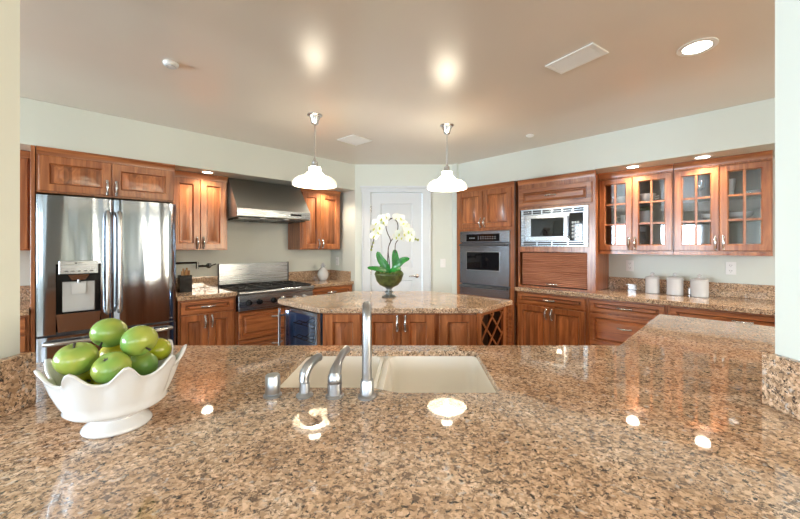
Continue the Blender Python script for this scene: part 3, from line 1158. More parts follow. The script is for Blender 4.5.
def glass_cabinet(label, u0, u1, split):
    z0, z1 = 1.322, 2.112
    r = Run('R', 'glass_cabinet', label, 'cabinet', (u0 + u1) / 2, z0, 'glass fronted wall cabinets')
    a, b = sorted((r.X(u0), r.X(u1)))
    a += .001; b -= .001
    H = z1 - z0
    m = MB()
    t = .018
    m.box(a, a + t, -GD, -.002, 0, H)
    m.box(b - t, b, -GD, -.002, 0, H)
    m.box(a + t, b - t, -GD, -.002, 0, .022)
    m.box(a + t, b - t, -GD, -.002, H - .07, H)
    m.box(r.X(split) - .02, r.X(split) + .02, -GD, -GD + .02, .022, H - .07)
    m.box(a - .0, b + .0, -GD - .018, -.002, -.03, -.0005)
    m.build('carcass', CH, r.root)
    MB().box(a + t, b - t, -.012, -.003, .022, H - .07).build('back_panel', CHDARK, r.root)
    for z in (1.594, 1.798):
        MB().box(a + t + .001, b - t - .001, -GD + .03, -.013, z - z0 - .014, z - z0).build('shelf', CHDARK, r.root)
    s = r.X(split)
    front(r.root, 'door', a + .008, s - .002, .008, H - .075, -GD, (s - .026, .075, True), fw=.048, glazed=True)
    front(r.root, 'door', s + .002, b - .008, .008, H - .075, -GD, (s + .026, .075, True), fw=.048, glazed=True)
    crown(r.root, a, b, GD, H - .0)
    return r


glass_cabinet('cherry glass-door cabinet holding white bowls and small planter, nearer the microwave', .577, 1.198, .899)
glass_cabinet('cherry glass-door cabinet holding vases and wide bowl, next to right jamb', -.049, .575, .264)

base_cabinet('R', 'cherry base cabinet with wide drawer and two doors below the tambour garage', 1.213, 1.972, [
    ('drawer', 1.237, 1.950, .742, .858, (1.594, .80)),
    ('door', 1.596, 1.950, .115, .725, (1.624, .655)), ('door', 1.237, 1.592, .115, .725, (1.564, .655))])
base_cabinet('R', 'cherry three-drawer base cabinet beside the tip of the granite peninsula', .579, 1.211, [
    ('drawer', .60, 1.19, .742, .858, (.895, .80)), ('drawer', .60, 1.19, .43, .725, (.895, .615)), ('drawer', .60, 1.19, .115, .415, (.895, .34))])
base_cabinet('R', 'cherry base cabinet with wide drawer under the right counter, near right jamb', -.35, .577, [
    ('drawer', -.33, .557, .742, .858, (.114, .80)), ('drawer', -.33, .557, .43, .725, (.114, .615)), ('drawer', -.33, .557, .115, .415, (.114, .34))])

r = Run('R', 'granite_countertop', 'long granite counter with three white canisters along right wall', 'countertop', .81, .875, 'granite counters along the walls')
a, b = sorted((r.X(-.35), r.X(1.972)))
MB().box(a, b, -.65, -.004, 0, .04, .004, 2).build('slab', GRAN, r.root, angle=15)
MB().box(r.X(1.198), r.X(-.35), -.024, -.004, .0405, .165, .002).build('backsplash', GRAN, r.root)


# canisters
def canister(u, rr, hh, label):
    r = Run('R', 'canister', label, 'canister', u, .9155, 'white canisters on the right counter', v=.18)
    m = MB()
    m.lathe([(0, 0), (rr - .004, 0), (rr, .004), (rr, hh - .004), (rr - .004, hh), (rr - .008, hh), (rr - .008, .01), (0, .01)], 28)
    m.build('canister_body', WHITE, r.root)
    m = MB()
    m.lathe([(0, hh - .012), (rr - .012, hh - .012), (rr - .011, hh + .001), (rr + .003, hh + .001), (rr + .003, hh + .009), (rr * .75, hh + .016), (rr * .3, hh + .024), (.008, hh + .027), (.008, hh + .034),
             (.015, hh + .040), (.016, hh + .047), (.010, hh + .054), (0, hh + .056)], 28)
    m.build('lid', WHITE, r.root)


canister(.765, .058, .145, 'white lidded canister, farthest left of three on the right counter')
canister(.588, .064, .150, 'white lidded canister in the middle of three on right counter')
canister(.410, .066, .145, 'white lidded canister, nearest to right jamb of the three')


# outlets and switches
def plate(name, label, cat, loc, rz, kind='outlet'):
    t = thing(name, label, cat, loc, rz)
    MB().box(-.035, .035, -.006, -.0005, -.057, .057, .002).build('cover_plate', PLASTIC, t)
    if kind == 'outlet':
        for s in (-1, 1):
            o = MB().lathe([(0, 0), (.0165, 0), (.0165, .002), (0, .002)], 16, (0, -.006, s * .024), axis='y').build('socket', PLASTIC, t)
            MB().box(-.008, -.0055, -.0088, -.0081, s * .024 - .002, s * .024 + .008).box(.0055, .008, -.0088, -.0081, s * .024 - .002, s * .024 + .008).box(-.002, .002, -.0088, -.0081, s * .024 - .011, s * .024 - .007).build('slots', SLOT, o)
    else:
        MB().box(-.016, .016, -.010, -.006, -.033, .033, .002).build('rocker', PLASTIC, t)


plate('wall_outlet', 'white outlet on right wall left of the canisters', 'outlet', PR(.998, 0, 1.165), -PI / 4)
plate('wall_outlet', 'white outlet on right wall right of the canisters', 'outlet', PR(.209, 0, 1.172), -PI / 4)
plate('wall_outlet', 'white outlet on return wall beside pineapple jar', 'outlet', PL(2.703, .18, 1.165), -PI / 4)
plate('light_switch', 'white light switch on back wall right of the pantry door', 'switch', (.391, YB, 1.153), 0, 'switch')


# things in the glass cabinets
def dish(name, label, cat, u, z, prof, mat=WHITE, group='dishes in the glass cabinets', v=.16, seg=24, part='dish_body'):
    r = Run('R', name, label, cat, u, z + .0008, group, v=v)
    m = MB().lathe(prof, seg)
    m.build(part, mat, r.root)
    return r


def bowlp(rr, hh, ft=.5, th=.006):
    return [(0, .002), (rr * ft, 0), (rr * ft, .008), (rr * .82, hh * .45), (rr * .95, hh * .8), (rr, hh), (rr - th, hh), (rr * .9 - th, hh * .75), (rr * .75 - th, hh * .42), (rr * .3, .014), (0, .014)]


r = dish('gravy_boat', 'white spouted bowl on top shelf behind the leftmost glass door', 'bowl', 1.02, 1.798, bowlp(.062, .078))
m = MB().tube([(-.050, 0, .06), (-.078, 0, .072), (-.098, 0, .088)], [.020, .015, .008], 8)
m.build('spout', WHITE, r.root)
r = dish('pitcher', 'small white pitcher on middle shelf behind the leftmost glass door', 'pitcher', 1.00, 1.594, [(0, 0), (.046, 0), (.05, .01), (.044, .05), (.048, .09), (.044, .09), (.04, .05), (.045, .012), (0, .01)])
MB().tube([(-.044, 0, .075), (-.075, 0, .078), (-.085, 0, .05), (-.07, 0, .02), (-.046, 0, .018)], .006, 8).build('handle', WHITE, r.root)
r = dish('serving_bowl', 'white handled bowl on top shelf behind the second glass door', 'bowl', .815, 1.798, bowlp(.078, .082, .6))
MB().tube([(.07, 0, .05), (.10, 0, .06), (.10, 0, .035), (.066, 0, .028)], .006, 8).build('handle', WHITE, r.root)
r = dish('small_planter', 'white planter with green sprigs behind the second glass door', 'planter', .825, 1.594, [(0, 0), (.048, 0), (.064, .12), (.057, .12), (.045, .1), (0, .1)])
m = MB()
for k in range(40):
    t, q = random.uniform(0, 2 * PI), random.uniform(0, .048)
    m.sphere((q * math.cos(t), q * math.sin(t), .125 + random.uniform(0, .035)), .012, seg=6)
m.build('sprigs', FOLI, r.root)
GL2 = glass('drinking glass', (0.85, 0.9, 0.92), 0.25)
dish('glass_vase', 'dark glass vase on bottom shelf behind the second glass door', 'vase', .86, 1.344, [(0, 0), (.04, 0), (.035, .03), (.05, .09), (.03, .14), (.04, .17), (.037, .17), (.027, .14), (.046, .09), (.03, .03), (0, .006)], GL2)
dish('wine_glass', 'stemmed glass on top shelf behind the third glass door', 'glass', .404, 1.798, [(0, 0), (.034, 0), (.034, .003), (.006, .008), (.004, .07), (.03, .09), (.037, .12), (.03, .155), (.028, .155), (.034, .12), (.027, .092), (0, .076)], GL2)
dish('shallow_bowl', 'shallow white bowl on middle shelf behind the third glass door', 'bowl', .325, 1.594, bowlp(.075, .055, .4), v=.2)
dish('wide_bowl', 'wide shallow white bowl on middle shelf behind the rightmost glass door', 'bowl', .155, 1.594, bowlp(.098, .058, .35), v=.17)
dish('tall_tumbler', 'tall flared white vase on top shelf behind the rightmost glass door', 'vase', .205, 1.798, [(0, 0), (.022, 0), (.036, .145), (.031, .145), (.018, .01), (0, .01)])
dish('small_dish', 'low white dish on top shelf behind the rightmost glass door', 'dish', .06, 1.798, bowlp(.055, .03, .5))

# ------------------------------------------------------------------ island
ISL = [(-.683, 2.56), (.509, 2.56), (.836, 2.95), (.2, 3.56), (-.6, 3.56), (-1.153, 2.995)]
o = MB().prism(ISL, .877, .915, .005, 2).build('island_countertop', GRAN, angle=15)
tag(o, 'angular granite island top with orchid standing on it', 'countertop')


def inset(poly, dd):
    n = len(poly)
    out = []
    for i in range(n):
        p0, p1, p2_ = Vector(poly[i - 1]), Vector(poly[i]), Vector(poly[(i + 1) % n])
        e0, e1 = (p1 - p0).normalized(), (p2_ - p1).normalized()
        n0, n1 = Vector((-e0.y, e0.x)), Vector((-e1.y, e1.x))
        k = (n0 + n1) / (1 + n0.dot(n1))
        q = p1 + k * dd
        out.append((q.x, q.y))
    return out


BODY = inset(ISL, .04)
isl = thing('island_cabinet', 'cherry kitchen island base with panelled doors and wine lattice', 'cabinet', (-.087, 3.0, 0))
OFF = Vector((-.087, 3.0))


def face(i):
    """matrix of island face i: x along the face (left to right seen from outside), y inwards"""
    a, b = Vector(BODY[i]), Vector(BODY[(i + 1) % 6])
    dvec = (b - a).normalized()
    ang = math.atan2(dvec.y, dvec.x)
    return a - OFF, ang, (b - a).length


# carcass: solid core plus posts, leaving bays for the cooler (face 5) and the lattice (face 1)
fl = Vector(BODY[0]) - OFF
fr = Vector(BODY[1]) - OFF
m = MB()
b5, b0 = Vector(BODY[5]), Vector(BODY[0])
dv = (b0 - b5).normalized()
nv_ = Vector((-dv.y, dv.x))
c1 = b0 + nv_ * .40 - dv * .0
c2 = c1 - dv * .58
core = [(b0.x + .012, 2.602), (.509 - .055, 2.602), (.509 - .055, 2.72), (.50, 2.86), (.55, 3.09), (.19, 3.50), (-.58, 3.50), tuple(c2), tuple(c1)]
m.prism([(x - OFF.x, y - OFF.y) for x, y in core], .10, .8755)
m.prism([(x - OFF.x, y - OFF.y) for x, y in inset(ISL, .11)], .001, .098)
m.build('carcass', CH, isl)
# front doors
y0 = fl.y + .0015
fx = lambda X: X - OFF.x
for xa, xb, hx in ((-.648, -.385, None), (-.352, -.0875, -.115), (-.0835, .158, -.056), (.196, .468, None)):
    front(isl, 'door', fx(xa), fx(xb), .125, .865, y0, (fx(hx), .80, True) if hx else None, mat=CH)
m = MB()
m.box(fx(-.668), fx(-.652), y0 - .004, y0 + .018, .10, .875, .002)
m.box(fx(.472), fx(.505), y0 - .004, y0 + .05, .10, .875, .002)
m.build('corner_post', CH, isl)
# wine lattice on face 1 (right chamfer)
p, ang, L = face(1)


def on_face(mbuf, p, ang):
    return mbuf.xform(Matrix.Translation((p.x, p.y, 0)) @ Matrix.Rotation(ang, 4, 'Z'))


m = MB()
m.box(.0, .035, 0, .02, .10, .874)
m.box(L - .055, L, 0, .02, .10, .874)
m.box(.035, L - .055, 0, .02, .845, .874)
m.box(.035, L - .055, 0, .02, .10, .13)
on_face(m, p, ang).build('lattice_frame', CH, isl)
m = MB()
xa, xb, za, zb = .035, L - .055, .13, .845
wv = xb - xa
for sgn in (1, -1):
    for k in range(-9, 12):
        pts = []
        for q in range(81):
            x = xa + wv * q / 80
            z = za + k * .165 + sgn * (x - xa) * .95 + (.02 if sgn == 1 else wv * .95 + .02)
            if za <= z <= zb: pts.append((x, z))
        if len(pts) < 3: continue
        (x0, z0), (x1, z1) = pts[0], pts[-1]
        yb = .002 if sgn == 1 else .010
        hw = .011
        m.loft([[(x0, yb, z0 - hw), (x0, yb + .008, z0 - hw), (x0, yb + .008, z0 + hw), (x0, yb, z0 + hw)],
                [(x1, yb, z1 - hw), (x1, yb + .008, z1 - hw), (x1, yb + .008, z1 + hw), (x1, yb, z1 + hw)]])
on_face(m, p, ang).build('lattice', CHX, isl)
m = MB().box(.015, L - .035, .14, .155, .11, .865).box(.015, .034, .021, .14, .11, .865).box(L - .054, L - .035, .021, .14, .11, .865)
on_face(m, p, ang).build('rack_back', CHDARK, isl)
# wine cooler on face 5 (left chamfer)
p, ang, L = face(5)
wc = thing('wine_cooler', 'glass door wine cooler lit blue in left end of island', 'wine cooler', (p.x + OFF.x, p.y + OFF.y, 0), ang)
xa, xb = .045, L - .030
m = MB()
t = .015
D = .36
m.box(xa, xa + t, .004, D, .105, .868)
m.box(xb - t, xb, .004, D, .105, .868)
m.box(xa + t, xb - t, .004, D, .105, .14)
m.box(xa + t, xb - t, .004, D, .845, .868)
m.box(xa + t, xb - t, D - .012, D, .14, .845)
m.build('cooler_box', BLUEG, wc)
for z in (.24, .36, .48, .60, .72):
    m = MB()
    for yy in (.05, .30): m.tube([(xa + t + .002, yy, z), (xb - t - .002, yy, z)], .005, 6)
    for k in range(6):
        x = xa + t + .03 + (xb - xa - 2 * t - .06) * k / 5
        pts = [(x, .05 + .25 * q / 8, z + .016 * math.sin(q * PI / 2)) for q in range(9)]
        m.tube(pts, .004, 6)
    m.build('wire_shelf', BLACK, wc)
m = MB()
za, zb = .112, .868
fw = .032
ya, yb = -.030, .0
m.box(xa, xa + fw, ya, yb, za, zb, .002)
m.box(xb - fw, xb, ya, yb, za, zb, .002)
m.box(xa + fw, xb - fw, ya, yb, za, za + fw, .002)
m.box(xa + fw, xb - fw, ya, yb, zb - fw, zb, .002)
dd = m.build('door', STEEL, wc)
MB().box(xa + fw - .004, xb - fw + .004, -.018, -.010, za + fw - .004, zb - fw + .004).build('glass_pane', GLASS, dd)
m = MB().tube([(xa + .03, -.085, .14), (xa + .03, -.085, .862)], .010, 12)
for z in (.22, .80): m.tube([(xa + .03, -.030, z), (xa + .03, -.085, z)], .008, 8)
m.build('handle', STEEL, dd)
lamp_point('cooler_light', ((xa + xb) / 2, .10, .80), 0.35, (0.5, 0.7, 1.0), .02, wc)

# ------------------------------------------------------------------ orchid on the island
OX, OY = -.214, 3.14
orc = thing('potted_orchid', 'white orchid with looping stems in mossy green footed pot on island', 'plant', (OX, OY, .9155))
m = MB()
m.lathe([(0, 0), (.062, 0), (.064, .008), (.05, .018), (.028, .026), (.026, .036), (.040, .042), (.040, .050), (.024, .056), (.022, .072), (.034, .080), (.036, .088), (0, .088)], 24)
m.build('pedestal', PEDM, orc)
m = MB()
m.lathe([(0, .0885), (.045, .0885), (.085, .110), (.112, .145), (.128, .195), (.132, .205), (.128, .212), (.12, .205), (.10, .195), (0, .195)], 32)
for v in m.bm.verts:
    nn = noise.noise(v.co * 30) * .006
    v.co.x *= 1 + nn * 6
    v.co.y *= 1 + nn * 6
m.build('bowl_pot', POTM, orc, angle=60)
m = MB()
for k in range(90):
    t, q = random.uniform(0, 2 * PI), .118 * math.sqrt(random.random())
    m.sphere((q * math.cos(t), q * math.sin(t), .200 + random.uniform(0, .02)), random.uniform(.012, .02), seg=6)
m.build('moss', MOSS, orc)


def zx(x, z, dy=0.0):       # sketch units -> orchid-local metres
    return Vector((-.474 + .001724 * x - OX, dy, 1.693 - .001723 * z - .9155))


def leaf(pts, width, parent=orc):
    """strap leaf along a centre line, folded a little along its middle"""
    pts = [Vector(p) for p in pts]
    n = 14
    cl = []
    for k in range(n + 1):
        t = k / n * (len(pts) - 1)
        i = min(int(t), len(pts) - 2)
        q = t - i
        p0, p1, p2_, p3 = pts[max(i - 1, 0)], pts[i], pts[i + 1], pts[min(i + 2, len(pts) - 1)]
        cl.append(0.5 * ((2 * p1) + (-p0 + p2_) * q + (2 * p0 - 5 * p1 + 4 * p2_ - p3) * q * q + (-p0 + 3 * p1 - 3 * p2_ + p3) * q ** 3))
    loops = []
    for k, c in enumerate(cl):
        t = k / n
        d_ = (cl[min(k + 1, n)] - cl[max(k - 1, 0)]).normalized()
        side = d_.cross(Vector((0, -1, 0.35)))
        if side.length < .05: side = Vector((1, 0, 0))
        side.normalize()
        nor = side.cross(d_).normalized()
        w_ = width * (.35 + .65 * math.sin(PI * min(1, t * .9 + .12)) ** .8) * (1 if t < .9 else max(.05, math.sqrt(max(0, (1 - t) / .1))))
        loops.append([c - side * w_ + nor * w_ * .25, c, c + side * w_ + nor * w_ * .25, c + side * w_ * .97 + nor * (w_ * .25 - .003), c - nor * .004, c - side * w_ * .97 + nor * (w_ * .25 - .003)])
    return MB().loft(loops).build('leaf', LEAF, parent, angle=60)


leaf([zx(150, 330, -.02), zx(132, 290, -.03), zx(108, 255, -.035), zx(92, 215, -.03)], .036)
leaf([zx(150, 325, -.03), zx(115, 308, -.06), zx(75, 300, -.09), zx(45, 296, -.10)], .022)
leaf([zx(180, 325, -.02), zx(186, 280, -.02), zx(183, 240, -.01), zx(180, 204, 0)], .034)
leaf([zx(170, 325, -.03), zx(195, 285, -.05), zx(222, 262, -.06), zx(258, 250, -.07)], .034)
leaf([zx(160, 325, -.04), zx(180, 305, -.08), zx(200, 300, -.10), zx(212, 308, -.12)], .026)
leaf([zx(150, 320, .03), zx(125, 300, .06), zx(100, 310, .09), zx(80, 325, .10)], .026)


def smooth(pts, n=8):
    pts = [Vector(p) for p in pts]
    out = []
    for i in range(len(pts) - 1):
        p0, p1, p2_, p3 = pts[max(i - 1, 0)], pts[i], pts[i + 1], pts[min(i + 2, len(pts) - 1)]
        for k in range(n):
            q = k / n
            out.append(0.5 * ((2 * p1) + (-p0 + p2_) * q + (2 * p0 - 5 * p1 + 4 * p2_ - p3) * q * q + (-p0 + 3 * p1 - 3 * p2_ + p3) * q ** 3))
    out.append(pts[-1])
    return out


for pts in ([zx(147, 325), zx(143, 260), zx(150, 185), zx(172, 145, -.02), zx(196, 100, -.03), zx(192, 62, -.03), zx(165, 45, -.03), zx(130, 55, -.04), zx(95, 85, -.05), zx(78, 145, -.06), zx(62, 205, -.06)],
            [zx(158, 325), zx(150, 260, .01), zx(146, 200, .01), zx(158, 160, .015), zx(142, 120, .02), zx(134, 85, .02), zx(150, 52, .01), zx(180, 42, 0), zx(215, 62, -.02), zx(245, 100, -.03), zx(275, 150, -.04), zx(300, 155, -.04)],
            [zx(180, 320), zx(186, 250), zx(182, 195, -.01), zx(190, 165, -.02), zx(215, 145, -.03), zx(240, 138, -.03)]):
    m = MB().tube(smooth(pts), .0042, 7)
    m.build('stem', STEMM, orc)


def flower_mesh():
    m = MB()
    # three narrow sepals behind, two round petals in front; face looks along -y
    def petal(ang, L, W, y, cup):
        rows = 6
        loops = []
        for k in range(rows + 1):
            t = k / rows
            w_ = W * max(.12, math.sin(PI * (t * .82 + .10)) ** .75)
            if k == rows: w_ = W * .15
            yy = y - cup * math.sin(t * PI * .6)
            loops.append([(-w_, yy - .003, t * L), (0, yy, t * L), (w_, yy - .003, t * L), (w_ * .97, yy + .0016, t * L), (0, yy + .0022, t * L), (-w_ * .97, yy + .0016, t * L)])
        mm = MB().loft(loops)
        mm.xform(Matrix.Rotation(ang, 4, 'Y'))
        me = bpy.data.meshes.new('t')
        mm.bm.to_mesh(me)
        mm.bm.free()
        m.bm.from_mesh(me)
        bpy.data.meshes.remove(me)
    for a in (0, 2 * PI / 3 * 1.05, -2 * PI / 3 * 1.05): petal(a, .040, .014, .003, .004)
    for a in (1.25, -1.25): petal(a, .042, .024, -.002, .007)
    return m


fl0 = flower_mesh().build('flower', PETAL, orc, angle=60)
lp = MB()
lp.sphere((0, -.010, -.004), .0065, 1, 1.2, 1.1, 8)
lp.tube([(0, -.010, -.008), (0, -.017, -.016), (0, -.014, -.024)], [.005, .006, .002], 8)
lp.build('flower_lip', LIP, fl0)
spots = [(118, 48, -.05, .2), (140, 40, -.04, -.2), (90, 72, -.06, .4), (106, 92, -.075, 0), (78, 100, -.07, .5), (96, 118, -.08, -.2), (80, 138, -.075, .3), (104, 66, -.045, -.4), (128, 68, -.06, .1),
         (190, 40, -.04, .2), (212, 46, -.05, -.3), (224, 72, -.055, .1), (240, 88, -.06, -.3), (250, 112, -.065, .2), (268, 128, -.06, -.4), (262, 150, -.065, .1), (205, 128, -.05, .3), (228, 128, -.05, -.1), (190, 140, -.045, .2), (232, 104, -.04, 0), (218, 146, -.05, .3)]
for k, (x, z, dy, rl) in enumerate(spots):
    f = fl0 if k == 0 else copy_tree(fl0, orc)
    f.location = zx(x, z, dy)
    f.rotation_euler = (random.uniform(-.35, .2), rl, random.uniform(-.6, .6))
    s = random.uniform(.92, 1.12)
    f.scale = (s, s, s)
for x, z in ((66, 190), (62, 206), (72, 170), (288, 152), (300, 156)):
    MB().sphere(zx(x, z, -.055), .0095, 1, .9, 1.3, 8).build('bud', BUDM, orc)

# ------------------------------------------------------------------ foreground counter
OUT = [(-1.095, 0.25), (1.008, 0.25), (1.008, 1.002), (2.35, 1.002), (2.35, 1.649), (1.649, 2.349), (.939, 1.598), (-1.212, 1.598), (-1.79, 1.02), (-1.79, 1.002), (-1.095, 1.002)]


def rounded(poly, rad, idx=None, n=5):
    out = []
    N_ = len(poly)
    for i, p in enumerate(poly):
        if idx is not None and i not in idx:
            out.append(p); continue
        p0, p1, p2_ = Vector(poly[i - 1]), Vector(p), Vector(poly[(i + 1) % N_])
        a, b = (p0 - p1).normalized(), (p2_ - p1).normalized()
        for k in range(n + 1):
            t = k / n
            q0, q2 = p1 + a * rad, p1 + b * rad
            q = q0 * (1 - t) ** 2 + p1 * 2 * t * (1 - t) + q2 * t * t
            out.append((q.x, q.y))
    return out


HOLE = rounded([(-.448, 1.12), (-.13, 1.12), (-.05, 1.08), (.268, 1.08), (.268, 1.505), (-.448, 1.505)], .025)
bm = bmesh.new()
edges = []
for poly in (OUT, HOLE):
    vs = [bm.verts.new((x, y, .915)) for x, y in poly]
    for i in range(len(vs)): edges.append(bm.edges.new((vs[i], vs[(i + 1) % len(vs)])))
bmesh.ops.triangle_fill(bm, use_beauty=True, use_dissolve=False, edges=edges, normal=(0, 0, 1))
top = list(bm.faces)
ex = bmesh.ops.extrude_face_region(bm, geom=top)
nv = [g for g in ex['geom'] if isinstance(g, bmesh.types.BMVert)]
bmesh.ops.translate(bm, verts=nv, vec=(0, 0, -.021))
bmesh.ops.recalc_face_normals(bm, faces=bm.faces)
es = [e for e in bm.edges if len(e.link_faces) == 2 and e.calc_face_angle(0) > 1.2 and all(abs(v.co.z - .915) < 1e-4 for v in e.verts)]
bmesh.ops.bevel(bm, geom=es, offset=.004, segments=2, affect='EDGES', profile=.5)
mb = MB()
mb.bm.free()
mb.bm = bm
o = mb.build('granite_peninsula_top', GRAN, angle=15)
tag(o, 'large polished granite peninsula counter in foreground with sink cutout', 'countertop')

# body below the peninsula: thin cherry clad walls
ins = inset([(-1.79, .99), (1.008, .99), (2.35, .99), (2.35, 1.649), (1.649, 2.349), (.939, 1.598), (-1.212, 1.598)], .035)
ins2 = inset(ins, .02)
bmq = MB()
n = len(ins)
for i in range(n):
    j = (i + 1) % n
    bmq.loft([[(*ins[i], .001), (*ins[j], .001), (*ins2[j], .001), (*ins2[i], .001)], [(*ins[i], .882), (*ins[j], .882), (*ins2[j], .882), (*ins2[i], .882)]])
o = bmq.build('partition_peninsula_base', CH)
o['kind'] = 'structure'
o = MB().box(-1.09, 1.0, .26, .30, .001, .882).build('partition_counter_front', WALL)
o['kind'] = 'structure'

# granite blocks capping the jamb feet
for s, lab in ((-1, 'short granite upstand at foot of the left wall jamb'), (1, 'short granite upstand at foot of the right wall jamb')):
    t = thing('granite_upstand', lab, 'backsplash', (s, .9, .9155), 0, 'granite upstands')
    xa, xb = (-.1015, -.075) if s < 0 else (-.006, .0145)
    m = MB().box(xa, xb, -.05, .1015, 0, .148, .002)
    m.build('upstand_slab', GRAN, t)
    xa, xb = (-.60, -.102) if s < 0 else (.015, .60)
    MB().box(xa, xb, .0872, .1015, 0, .148, .002).build('end_slab', GRAN, t)

# sink
snk = thing('sink', 'white double bowl undermount sink set in the granite peninsula', 'sink', (-.087, 1.29, .70))


def basin(x0, x1, y0, y1, zt, depth, name='basin'):
    m = MB()
    L = lambda d_, z: [(x - snk.location.x, y - snk.location.y, z - .70) for x, y in rounded([(x0 + d_, y0 + d_), (x1 - d_, y0 + d_), (x1 - d_, y1 - d_), (x0 + d_, y1 - d_)], .05 if d_ > 0 else .06, n=6)]
    zb = zt - depth
    m.loft([L(-.010, zb), L(-.012, zb + .03), L(-.012, zt), L(.0, zt), L(.006, zt - .03), L(.012, zb + .05), L(.022, zb + .022), L(.05, zb + .012)], True, True)
    b = m.build(name, SINKM, snk)
    c = ((x0 + x1) / 2 - snk.location.x, (y0 + y1) / 2 - snk.location.y + .05, zb + .0125 - .70)
    MB().lathe([(0, 0), (.045, 0), (.045, .002), (.03, .003), (.02, .001), (0, .001)], 18, c).build('drain', NICKEL, b)


basin(-.455, -.135, 1.112, 1.512, .8932, .17)
basin(-.098, .275, 1.072, 1.512, .8932, .18)
m = MB().box(-.0475, -.0115, -.165, .221, .11, .181, .008, 2)
m.box(-.0475, -.0115, .212, .2225, .10, .1925)
m.build('divider', SINKM, snk, angle=15)

# faucet
fc = thing('faucet', 'tall brushed nickel gooseneck faucet in front of the sink', 'faucet', (-.137, 1.043, .9155), .13)
m = MB()
m.lathe([(0, 0), (.0275, 0), (.0275, .006), (.021, .011), (.0195, .050), (.0175, .054), (0, .054)], 24)
m.build('base', CHROME, fc)
pts = [(0, 0, .05), (0, 0, .12), (0, 0, .19), (0, .004, .220)] + [(0, .055 - .051 * math.cos(t), .222 + .042 * math.sin(t)) for t in [PI * k / 10 for k in range(1, 10)]] + [(0, .112, .212), (0, .117, .18), (0, .117, .165)]
m = MB().tube(pts, [.0145] * 3 + [.0138] * (len(pts) - 3), 16)
m.build('spout', CHROME, fc)
m = MB().lathe([(0, .16), (.0145, .16), (.0165, .166), (.0165, .18), (0, .18)], 16, (0, .117, 0))
m.build('aerator', CHROME, fc)

lv = thing('faucet_lever', 'brushed nickel single lever tap handle left of the gooseneck faucet', 'tap', (-.234, 1.050, .9155))
m = MB()
m.lathe([(0, 0), (.027, 0), (.027, .005), (.0225, .009), (.0215, .042), (0, .042)], 24)
m.build('base', CHROME, lv)
m = MB()
m.lathe([(0, .043), (.0205, .043), (.0215, .046), (.0205, .062), (.014, .074), (0, .077)], 24)
m.build('cap', CHROME, lv)
m = MB()
m.tube([(0, 0, .058), (.001, .010, .076), (.004, .036, .093), (.010, .075, .107), (.016, .105, .111), (.018, .112, .110)], [.020, .017, .012, .0115, .0125, .006], 14)
m.build('lever', CHROME, lv)

sp = thing('side_sprayer', 'bent brushed nickel side sprayer left of the faucet lever', 'sprayer', (-.325, 1.053, .9155))
m = MB()
m.lathe([(0, 0), (.025, 0), (.025, .004), (.016, .012), (.0145, .04), (0, .04)], 22)
m.build('base', CHROME, sp)
m = MB()
m.tube(smooth([(0, 0, .036), (-.002, .002, .05), (-.001, .006, .066), (.008, .022, .086), (.022, .050, .098), (.028, .062, .097)], 5), [.0125 + .003 * math.sin(PI * min(1, k / 20)) for k in range(26)], 14)
m.build('spray_head', CHROME, sp)
m = MB().tube([(-.003, -.014, .046), (-.001, -.008, .072)], [.006, .007], 8)
m.build('trigger', CHROME, sp)

ag = thing('air_gap', 'short brushed nickel air gap cap, leftmost of the sink fittings', 'air gap', (-.421, 1.053, .9155))
m = MB().lathe([(0, 0), (.0265, 0), (.0265, .005), (.022, .008), (0, .008)], 24)
m.build('base', CHROME, ag)
m = MB().lathe([(0, .0082), (.0205, .0082), (.0215, .012), (.0215, .060), (.019, .064), (0, .0645)], 24)
m.build('cap', CHROME, ag)

# ------------------------------------------------------------------ fruit bowl
BX, BY = -.741, .882
bw = thing('fruit_bowl', 'white ceramic bowl with ruffled rim holding green apples', 'bowl', (BX, BY, .9155), .63)
nS = 96
prof = [(.0, .006, 0), (.060, .000, 0), (.068, .001, 0), (.070, .006, 0), (.066, .012, 0), (.052, .022, 0), (.050, .030, 0), (.062, .036, 0), (.094, .052, 0), (.102, .060, 0), (.0995, .066, .03), (.107, .083, .40), (.116, .107, .72), (.1235, .133, .93), (.1305, .150, 1.0), (.1345, .1535, 1.0), (.1345, .157, 1.0),
        (.1305, .158, 1.0), (.126, .154, 1.0), (.118, .134, .93), (.109, .107, .75), (.100, .080, .45), (.092, .062, .03), (.05, .053, 0), (0, .051, 0)]
m = MB()
loops = []
NW = 9
for rr, zz, ww in prof:
    lp_ = []
    for k in range(nS):
        t = 2 * PI * k / nS
        wv = math.cos(NW * t)
        rad = rr * (1 + .085 * ww * wv)
        z = zz + .018 * ww * ww * (wv + .18 * math.cos(2 * NW * t))
        lp_.append((max(rad, 1e-5) * math.cos(t), max(rad, 1e-5) * math.sin(t), z))
    loops.append(lp_)
m.loft(loops, False, False)
m.build('bowl_body', WHITE, bw, angle=70)


